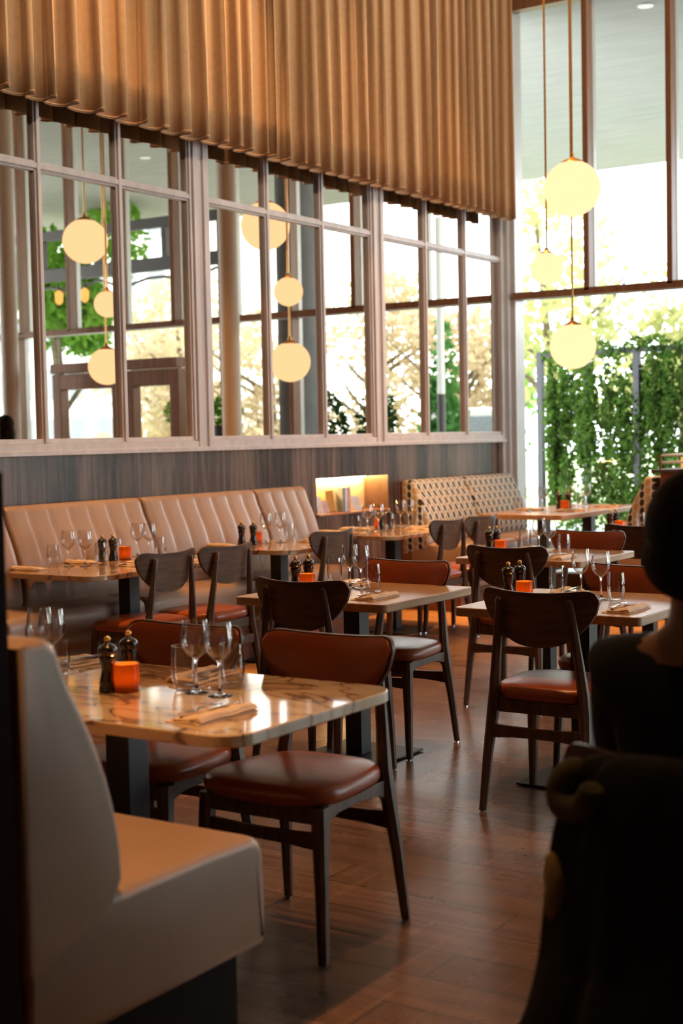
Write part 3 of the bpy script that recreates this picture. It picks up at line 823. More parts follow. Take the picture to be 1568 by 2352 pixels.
def banquette(name, loc, rz, length, modules, label, back_mat, seat_mat, depth=.60, zs=.53, zt=1.095, lean=.15, zb=.27, chan=.17, plinth=M_PLINTH, lead=0.0, seat_mods=None, cat='banquette'):
    t = empty(name, loc, rz); tag(t, label, cat)
    yb = .27 - (.15 - lean) * .3 # front foot of the back cushion
    def back_section():
        yt = yb - lean
        pts = [(.01, zs - .09), (yb - .10, zs - .055), (yb - .03, zs - .03), (yb, zs + .03)]
        nseg = 9
        for k in range(1, nseg):
            f = k / nseg
            pts.append((yb - lean * f ** 1.7 + .008 * math.sin(PI * f), zs + .03 + (zt - .08 - zs) * f))
        pts += arc(yt - .045, zt - .055, .055, 15, 100, 5)
        pts.append((.01, zt - .012))
        return pts
    bs = back_section(); front_ix = set(range(3, len(bs) - 2))
    for (a, b_) in modules:
        nch = max(1, round((b_ - a) / chan)); cw = (b_ - a) / nch; rings = []
        xs = []
        for c in range(nch):
            for k in range(8): xs.append((a + cw * (c + k / 8), k / 8, c))
        xs.append((b_, 1.0, nch - 1))
        for x, f, c in xs:
            puff = .013 * (abs(math.sin(PI * f)) ** .28 if chan < 9 else 1) - .004
            rings.append((x, [((y + puff) if i in front_ix else y, z) for i, (y, z) in enumerate(bs)]))
        rings = soft_ends(rings, a + .001, b_ - .001, .022)
        MB().loft(rings).build('back_cushion', back_mat, t, .9)
    # seats
    for (a, b_) in (seat_mods or modules):
        nch = max(1, round((b_ - a) / (chan * 3.4))); cw = (b_ - a) / nch; rings = []
        ss = [(.02, zb), (depth - .015, zb), (depth, zb + .02), (depth + .004, zb + .1), (depth, zs - .07)] + arc(depth - .055, zs - .055, .055, 10, 90, 5) + [(depth - .2, zs + .004), (.2, zs), (.02, zs)]
        xs = []
        for c in range(nch):
            for k in range(8): xs.append((a + cw * (c + k / 8), k / 8))
        xs.append((b_, 1.0))
        for x, f in xs:
            puff = .008 * (math.sin(PI * f) ** .4 if chan < 9 else 1)
            rings.append((x, [(y + (puff if y > depth - .12 else 0), z + (puff if z > zs - .06 else 0)) for y, z in ss]))
        rings = soft_ends(rings, a + .006, b_ - .006, .025)
        MB().loft(rings).build('seat_cushion', seat_mat, t, .9)
    MB().box(.02, length - .02, .02, depth - .09, 0.001, zb + .01).build('plinth', plinth, t, 0, bevel=.004)
    return t

# long leather bench on the left wall, facing +X. local x runs towards the camera (-Y)
Y1 = 8.62
def ly(y): return Y1 - y
banquette('banquette', (XW + .002, Y1, 0), -PI / 2, 5.2, [(0, ly(8.02)), (ly(8.0), ly(6.82)), (ly(6.80), ly(5.65)), (ly(5.63), ly(4.5)), (ly(4.48), ly(3.42))],
          'long tan leather banquette with channelled back below the mirrors', M_LEATHER, M_LEATHER, depth=.58,
          seat_mods=[(0, ly(7.45)), (ly(7.43), ly(6.32)), (ly(6.30), ly(5.2)), (ly(5.18), ly(4.1)), (ly(4.08), ly(3.42))])
# patterned booth in the corner
banquette('booth_bench', (XW + .002, 12.0, 0), -PI / 2, 1.84, [(0, .93), (.95, 1.84)], 'booth bench with black and tan patterned back in the window corner', M_PATTERN, M_LEATHER,
          depth=.64, zs=.55, zt=1.085, chan=99, seat_mods=[(0, .93), (.95, 1.84)], zb=.2)
# opposite booth bench, its back end showing beside the seated person's head
banquette('booth_bench', (-3.98, 10.42, 0), PI / 2, 1.6, [(0, .8), (.82, 1.6)], 'matching patterned booth bench across the window table, beside the seated head', M_PATTERN, M_LEATHER,
          depth=.55, zs=.55, zt=1.10, chan=99, lean=.17, zb=.2)
# serving divider behind it
t = empty('divider_cabinet', (-3.80, 11.2, 0)); tag(t, 'dark wooden divider with a slim white rail on top beside the window booth', 'cabinet')
MB().box(-.155, .16, -.78, .8, 0, 1.13).build('body', M_PLINTH, t, 0, bevel=.006)
MB().box(-.21, .2, -.83, .85, 1.131, 1.155).build('top', M_DARKMETAL, t, 0, bevel=.004)
rl = MB()
for z in (1.20, 1.255):
    rl.box(-.16, .17, -.78, -.765, z, z + .014); rl.box(-.16, -.145, -.765, .8, z, z + .014)
rl.build('guard_rail', M_WHITE, t, 0)
MB().box(-.16, -.145, -.79, -.775, 1.156, 1.27).build('rail_post', M_BROWNFRAME, t, 0)
o = MB().box(-3.86, -3.74, 10.6, 11.8, 1.157, 1.245).build('amber_glow', M_ORANGEGLOW, None, 0, bevel=.01); tag(o, 'long low block of amber glow on the dark divider top', 'lamp')  # emissive box stands in for the orange glow behind the rail
# near bench, foreground left, facing +Y
banquette('banquette', (-3.45, 1.825, 0), 0, 1.52, [(0, .75), (.77, 1.52)], 'tan leather bench end in the left foreground at the nearest marble table', M_LEATHER, M_LEATHER,
          depth=.755, zs=.54, zt=1.085, lean=.17, zb=.285, chan=99, plinth=M_KICK)
o = MB().box(-3.6, -1.935, 1.60, 1.82, 0, 1.40).build('divider', M_DARKPANEL, None, 0, bevel=.004); tag(o, 'tall dark divider behind the foreground leather bench at the left edge', 'divider')
o = MB().box(XW + .004, XW + .10, 10.165, 10.19, 0, 1.07).build('bench_end_panel', M_PLINTH, None, 0)
tag(o, 'slim reddish wooden end panel beside the patterned corner booth', 'panel')

# niche contents
def niche_item(nm, lab, cat, y, w_, h, th, mt, tilt=0.0, x=-.07):
    o = MB().box(-th / 2, th / 2, -w_ / 2, w_ / 2, 0, h).build(nm, mt, None, 0, bevel=.001)
    o.location = (XW + x, y, NZ0 + .0165 + abs(math.sin(tilt)) * th / 2); o.rotation_euler = (0, tilt, 0); tag(o, lab, cat, 'printed cards in the niche')
niche_item('leaflet', 'white leaflet leaning at the left end of the niche shelf', 'leaflet', 9.08, .07, .135, .006, M_PAPER, -.2)
niche_item('leaflet', 'pink leaflet leaning next to the white one in the niche', 'leaflet', 9.17, .08, .10, .006, M_PINKPAPER, -.3)
niche_item('menu_folder', 'amber menu folder standing in the middle of the niche', 'folder', 9.30, .11, .17, .012, M_AMBER, -.12, -.12)
niche_item('book', 'grey book standing upright in the niche', 'book', 9.40, .035, .19, .12, M_BLUEGREY, 0, -.12)
niche_item('book', 'white book standing right of the grey book in the niche', 'book', 9.435, .028, .19, .12, M_WHITE, 0, -.12)
niche_item('book', 'reddish book standing rightmost of the niche books', 'book', 9.478, .045, .195, .12, M_PINKPAPER, 0, -.12)
niche_item('leaflet', 'pale leaflet leaning right of the books in the niche', 'leaflet', 9.62, .12, .12, .006, M_PAPER, -.35)

# ---------------------------------------------------------------- tables
def rrect(x0, x1, y0, y1, r, n=6):
    pts = []
    for cx, cy, a0 in ((x1 - r, y0 + r, -90), (x1 - r, y1 - r, 0), (x0 + r, y1 - r, 90), (x0 + r, y0 + r, 180)):
        for k in range(n + 1):
            a = math.radians(a0 + 90 * k / n); pts.append((cx + r * math.cos(a), cy + r * math.sin(a)))
    return pts
def table(cx, cy, wx, wy, label, mt, r, th, zt=.75, ped=None, group=None, base=.43):
    t = empty('dining_table', (cx, cy, 0)); tag(t, label, 'table', group)
    o = rrect(-wx / 2, wx / 2, -wy / 2, wy / 2, r)
    mb = MB(); mb.loft([[(x, y, z) for x, y in o] for z in (zt - th, zt)])
    mb.build('tabletop', mt, t, .5, bevel=.004, seg=3)
    for (px, py) in (ped or [(0, 0)]):
        MB().box(px - .0425, px + .0425, py - .0425, py + .0425, .0125, zt - th - .008).build('pedestal', M_BLACK, t, 0, bevel=.003)
        bp_ = MB().box(px - base / 2, px + base / 2, py - base / 2, py + base / 2, .004, .0125).build('base_plate', M_BLACK, t, 0, bevel=.002)
        MB().box(px - .2, px + .2, py - .2, py + .2, zt - th - .0075, zt - th - .0005).build('top_plate', M_BLACK, t, 0)
        g_ = MB()
        for sx in (-1, 1):
            for sy in (-1, 1): g_.lathe([(.012, .0), (.012, .005)], 8, (px + sx * (base / 2 - .03), py + sy * (base / 2 - .03), 0))
        g_.build('base_feet', M_BLACK, bp_, 0)
    return t
table(-2.76, 2.99, 1.44, .76, 'nearest marble-topped table at the foreground leather bench', M_MARBLE, .09, .032, ped=[(.06, -.02)])
GM = 'marble tables along the long bench'; GO = 'square oak tables in the middle of the room'
table(-5.49, 6.05, .70, 1.22, 'marble table at the long bench, nearest of the row', M_MARBLE, .12, .03, ped=[(0.04, 0)], group=GM)
table(-5.50, 7.58, .70, .80, 'marble table in the middle of the long bench row', M_MARBLE, .10, .03, ped=[(0.04, -.06)], group=GM)
table(-5.56, 9.05, .80, 1.16, 'marble table beside the glowing wall niche', M_MARBLE, .10, .03, ped=[(0.04, 0)], group=GM)
table(-3.49, 5.39, .79, .78, 'oak table left of the aisle, in the centre of the photo', M_OAK, .03, .036, group=GO)
table(-2.40, 5.44, .80, .78, 'oak table right of the aisle, behind the foremost dark chair', M_OAK, .03, .036, group=GO)
table(-3.54, 7.50, .78, .79, 'oak table one row behind the right-hand oak table', M_OAK, .03, .036, group=GO)
table(-3.60, 9.27, .80, .78, 'rearmost oak table, half hidden by the seated head', M_OAK, .03, .036, group=GO)
table(-5.08, 11.15, .74, 1.72, 'long oak table in the corner window booth', M_OAK, .02, .04, zt=.80, ped=[(0.0, -.42), (0.02, .45)], base=.40)

# ---------------------------------------------------------------- chairs
def cr1(pts, n=6):
    out = []
    P = [pts[0]] + list(pts) + [pts[-1]]
    for i in range(1, len(P) - 2):
        for k in range(n):
            t_ = k / n; a, b_, c, d = [np.array(P[i + q], float) for q in (-1, 0, 1, 2)]
            out.append(tuple(.5 * ((2 * b_) + (-a + c) * t_ + (2 * a - 5 * b_ + 4 * c - d) * t_ ** 2 + (-a + 3 * b_ - 3 * c + d) * t_ ** 3)))
    out.append(tuple(pts[-1])); return out
TOPC = [(0, .853), (.08, .855), (.15, .860), (.19, .864), (.215, .861), (.232, .849), (.240, .828)]
BOTC = [(0, .642), (.05, .645), (.10, .658), (.15, .688), (.19, .725), (.22, .765), (.236, .797), (.240, .824)]
def interp(C_, x):
    x = abs(x)
    for a, b_ in zip(C_[:-1], C_[1:]):
        if x <= b_[0]: return a[1] + (b_[1] - a[1]) * (x - a[0]) / (b_[0] - a[0])
    return C_[-1][1]
TOPS = cr1(TOPC); BOTS = cr1(BOTC)
def shell(inset, y_off, thick, puff=0.0, nx=30, nzr=8):
    """curved plywood back: grid front + back + rim"""
    xs = []
    for k in range(nx + 1):
        f = -1 + 2 * k / nx; xs.append(math.copysign(abs(f) ** .8, f) * (.2395 - inset))
    def pt(x, f, side):
        s_ = .2395 / (.2395 - inset)
        zt_, zb_ = interp(TOPS, x * s_) - inset, interp(BOTS, x * s_) + inset
        z = zb_ + (zt_ - zb_) * f
        e_ = min(1, 4.5 * min(f, 1 - f) + .0) * min(1, 5 * (1 - abs(x) / (.24 - inset)))
        y = -.187 - (z - .64) * .16 + 1.0 * x * x + y_off + (thick + puff * e_ ** .5 if side else 0)
        return (x, y, z)
    Fg = [[pt(x, j / nzr, 1) for j in range(nzr + 1)] for x in xs]
    Bg = [[pt(x, j / nzr, 0) for j in range(nzr + 1)] for x in xs]
    rings = [list(Fg[i]) + list(reversed(Bg[i])) for i in range(nx + 1)]
    return MB().loft(rings)
def seat_outline(n=44, s=1.0):
    pts = []
    for k in range(n):
        a = 2 * PI * k / n; c, s_ = math.cos(a), math.sin(a)
        e_ = 2 / 3.6
        x = math.copysign(abs(c) ** e_, c); y = math.copysign(abs(s_) ** e_, s_)
        hw = .225 + .022 * y
        bow = .018 * (1 - x * x) * (1 if y > 0 else 0)
        pts.append((x * hw * s, (y * .218 + bow) * s + .01))
    return pts
def chair(label, group):
    t = empty('dining_chair'); tag(t, label, 'chair', group)
    rings = []
    for s_, z in ((.90, .437), (.965, .440), (.995, .452), (1.0, .466), (.985, .479), (.94, .488), (.86, .493), (.6, .498), (.3, .500), (.02, .5005)):
        rings.append([(x, y, z) for x, y in seat_outline(s=s_)])
    MB().loft(rings).build('seat', M_RED, t, 1.0)
    bsh = shell(0, 0, .014).build('back_shell', M_SHELL, t, .8)
    shell(.006, .0145, .008, .012).build('back_pad', M_RED, bsh, .9)
    fr_ = MB()
    fr_.box(-.185, .185, .168, .19, .385, .436); fr_.box(-.165, .165, -.185, -.163, .385, .436)
    for sx in (-1, 1):
        a = []
        for y, zb_ in ((-.175, .372), (-.15, .39), (-.1, .402), (0, .405), (.1, .402), (.15, .388), (.18, .365)):
            xc = sx * (.182 + .012 * (y + .175) / .355)
            a.append([(xc - .012, y, zb_), (xc + .012, y, zb_), (xc + .012, y, .437), (xc - .012, y, .437)])
        fr_.loft(a)
    fr_.build('seat_frame', M_WALNUT, t, 0, bevel=.002)
    for sx in (-1, 1):
        MB().beam([(sx * .214, .205, .006), (sx * .206, .195, .22), (sx * .197, .183, .40), (sx * .195, .180, .436)], [(.028, .030), (.036, .038), (.044, .050), (.044, .050)]).build('leg', M_WALNUT, t, .5)
        MB().beam([(sx * .216, -.232, .006), (sx * .203, -.208, .22), (sx * .189, -.182, .40), (sx * .184, -.178, .47), (sx * .170, -.190, .60), (sx * .158, -.199, .70), (sx * .150, -.207, .78), (sx * .146, -.213, .822), (sx * .146, -.214, .832)],
                  [(.028, .030), (.036, .040), (.044, .054), (.040, .050), (.036, .038), (.034, .028), (.030, .022), (.026, .018), (.012, .008)], .35).build('leg', M_WALNUT, t, .6)
    MB().loft([[(x, .176 + d_, z0), (x, .196 + d_, z0), (x, .196 + d_, z1), (x, .176 + d_, z1)] for x, z0, z1, d_ in ((-.195, .315, .365, 0), (-.1, .322, .36, 0), (0, .324, .358, 0), (.1, .322, .36, 0), (.195, .315, .365, 0))]).build('stretcher', M_WALNUT, t, 0, bevel=.003)
    MB().loft([[(x, -.205, z0), (x, -.185, z0), (x, -.185, z1), (x, -.205, z1)] for x, z0, z1 in ((-.19, .285, .34), (-.1, .293, .335), (0, .295, .333), (.1, .293, .335), (.19, .285, .34))]).build('stretcher', M_WALNUT, t, 0, bevel=.003)
    gl_ = MB()
    for sx in (-1, 1):
        gl_.lathe([(.009, 0), (.009, .007)], 8, (sx * .214, .205, 0)); gl_.lathe([(.009, 0), (.009, .007)], 8, (sx * .216, -.232, 0))
    gl_.build('foot_glide', M_STEEL, t, 0)
    return t
GC = 'walnut dining chairs with russet leather seats'
CH = [
 (-2.33, 5.035, .0, 'foremost dark walnut chair right of the aisle, its back to the camera'),
 (-3.42, 5.02, .0, 'dark-backed walnut chair tucked under the oak table in the centre of the photo'),
 (-3.45, 5.62, PI, 'chair with russet pad back on the far side of the central oak table'),
 (-2.37, 5.76, PI, 'chair with russet pad back across the right-hand oak table'),
 (-3.40, 6.88, .0, 'dark-backed chair at the near side of the second-row oak table'),
 (-3.45, 7.74, PI, 'chair with russet pad back at the far side of the second-row oak table'),
 (-3.38, 8.70, .0, 'dark-backed chair at the rearmost oak table beside the seated head'),
 (-2.385, 3.36, PI, 'large russet-backed chair in the foreground behind the nearest marble table, right one'),
 (-2.93, 3.35, PI, 'russet-backed chair behind the nearest marble table, beside the pepper mills'),
 (-5.13, 5.82, PI / 2, 'grey-looking curved back chair nearest along the marble bench tables'),
 (-5.10, 6.30, PI / 2, 'second chair along the first marble bench table'),
 (-5.20, 7.52, PI / 2, 'single chair at the middle marble bench table'),
 (-5.05, 8.76, PI / 2, 'left chair at the marble table beside the glowing niche'),
 (-5.03, 9.23, PI / 2, 'right chair at the marble table beside the glowing niche'),
 (-0.90, 2.64, .0, 'chair under the coat that the seated person sits on'),
]
proto = chair(CH[0][3], GC)
for i, (x, y, a, lab) in enumerate(CH):
    place(proto, i > 0, (x, y, 0), a, lab)

# ---------------------------------------------------------------- tableware prototypes
def build_wine():
    t = empty('wine_glass')
    b_ = MB()
    outp = [(.0, .096), (.012, .099), (.026, .110), (.036, .125), (.0405, .142), (.040, .160), (.037, .180), (.0335, .203)]
    inp = [(r - .0009, z + .0006) for r, z in reversed(outp[1:])] + [(.0, .0985)]
    b_.lathe(outp + inp, 26); b_.build('bowl', M_DRINK, t, 1.2)
    MB().lathe([(.034, 0.0005), (.034, .0015), (.020, .004), (.007, .010), (.0038, .03), (.0035, .07), (.0045, .088), (.009, .0965), (.0, .0970)], 20).build('stem', M_STEM, t, 1.0)
    return t
def build_tumbler():
    t = MB().lathe([(.0, .0005), (.024, .0005), (.028, .004), (.0345, .035), (.0365, .060), (.0355, .095), (.0335, .125), (.0322, .125), (.0342, .095), (.0352, .060), (.033, .036), (.026, .014), (.0, .012)], 28).build('tumbler', M_DRINK, None, .9)
    return t
def build_mill():
    t = empty('pepper_mill')
    MB().lathe([(0, .0005), (.026, .0005), (.0275, .004), (.0265, .012), (.0245, .016), (.0265, .022), (.0235, .034), (.0195, .052), (.0185, .064), (.0215, .080), (.0245, .092), (.0235, .100)], 24).build('mill_body', M_MILL, t, .9)
    hd_ = MB().lathe([(.0, .1005), (.0215, .1005), (.0255, .106), (.0275, .115), (.026, .124), (.019, .131), (.009, .135), (.0065, .139), (.0, .139)], 24).build('mill_head', M_MILL, t, .9)
    MB().lathe([(.0, .1385), (.006, .1395), (.0095, .146), (.0085, .152), (.0045, .156), (0, .157)], 16).build('mill_knob', M_BRASS, hd_, 1.2)
    return t
def build_candle():
    t = empty('candle_holder')
    MB().lathe([(.0, .0005), (.033, .0005), (.036, .004), (.037, .02), (.0365, .05), (.0365, .078), (.0345, .0795), (.033, .077), (.033, .02), (.030, .012), (.0, .010)], 26).build('glass_cup', M_CUP, t, .9)
    w_ = MB().lathe([(0, .0125), (.020, .0125), (.020, .030), (.0, .030)], 16).build('candle', M_WHITE, t, .8)
    MB().lathe([(0, .0305), (.0035, .034), (.0048, .040), (.003, .048), (0, .054)], 10).build('flame', M_FLAME, w_, 1.2)
    return t
def build_napkin(seed):
    R_ = random.Random(seed); P = []
    L_, W_ = .235, .115
    def layer(z0, sx_, sy_, ox, oy, th):
        g_ = []; nx_, ny_ = 9, 14
        top = []; bot = []
        for i in range(nx_ + 1):
            a = []; c = []
            for j in range(ny_ + 1):
                u, v = i / nx_ * 2 - 1, j / ny_ * 2 - 1
                e_ = (1 - abs(u) ** 8) * (1 - abs(v) ** 12)
                x = ox + u * W_ / 2 * sx_ + .003 * math.sin(v * 5 + seed); y = oy + v * L_ / 2 * sy_ + .004 * math.sin(u * 3 + seed)
                zz = z0 + th * (.45 + .55 * e_ ** .5) + .0016 * math.sin(v * 7 + u * 3 + seed)
                a.append((x, y, zz)); c.append((x, y, z0))
            top.append(a); bot.append(c)
        mbx.loft([list(top[i]) + list(reversed(bot[i])) for i in range(nx_ + 1)])
    mbx = MB()
    layer(.0006, 1.0, 1.0, 0, 0, .005); layer(.0062, .82, .97, .009, .004, .007); layer(.010, .30, .96, .034, .003, .010)
    return mbx.build('napkin', M_NAPKIN, None, .9)
def build_fork():
    mb = MB()
    hd = [(0, -.098, .0035, .0045), (0, -.085, .0035, .0045), (0, -.03, .004, .0035), (0, .02, .0062, .0026), (0, .038, .0058, .0034), (0, .048, .004, .009), (0, .060, .0035, .0115), (0, .066, .0034, .0115)]
    mb.loft([[(x - w_, y, z - .001), (x + w_, y, z - .001), (x + w_, y, z + .001), (x - w_, y, z + .001)] for x, y, z, w_ in hd])
    for k in range(4):
        x = -.0095 + k * .00633
        mb.loft([[(x - .0015, y, z - .0008), (x + .0015, y, z - .0008), (x + .0015, y, z + .0008), (x - .0015, y, z + .0008)] for y, z in ((.064, .0034), (.08, .003), (.098, .0055))])
    return mb.build('fork', M_STEEL, None, .6)
def build_knife():
    mb = MB()
    hd = [(-.105, .005, .0028), (-.10, .006, .0032), (-.02, .0055, .003), (-.012, .004, .002), (.0, .007, .0012), (.06, .0085, .001), (.09, .006, .0008), (.103, .001, .0006)]
    mb.loft([[(-w_, y, .0035 - th), (w_ * .8, y, .0035 - th), (w_ * .8, y, .0035 + th), (-w_, y, .0035 + th)] for y, w_, th in hd])
    return mb.build('knife', M_STEEL, None, .6)
PROTO = {'wine': build_wine(), 'tumbler': build_tumbler(), 'mill': build_mill(), 'candle': build_candle(), 'napkin': build_napkin(1), 'fork': build_fork(), 'knife': build_knife()}
USED = dict.fromkeys(PROTO, False)
CAT = {'wine': 'wine glass', 'tumbler': 'glass', 'mill': 'pepper mill', 'candle': 'candle holder', 'napkin': 'napkin', 'fork': 'fork', 'knife': 'knife'}
GRP = {'wine': 'wine glasses on the tables', 'tumbler': 'water tumblers on the tables', 'mill': 'wooden mills on the tables', 'candle': 'orange candle cups', 'napkin': 'folded napkins', 'fork': 'forks on the napkins', 'knife': 'knives on the napkins'}
def put(kind_, x, y, z, rz, label):
    o = place(PROTO[kind_], USED[kind_], (x, y, z), rz, label, CAT[kind_], GRP[kind_]); USED[kind_] = True
    return o
def napkin_set(x, y, z, rz, where):
    put('napkin', x, y, z, rz, 'folded beige napkin ' + where)
    c, s = math.cos(rz), math.sin(rz)
    for k_, dx, a in (('fork', -.036, .10), ('knife', -.012, -.06)):
        lab_ = 'steel %s on the napkin %s' % (k_, where.replace('at the marble table', 'at the table'))
        put(k_, x + dx * c, y + dx * s, z + .0145 + (.001 if k_ == 'knife' else 0), rz + a, lab_)
S = '%s'
Z = .7505
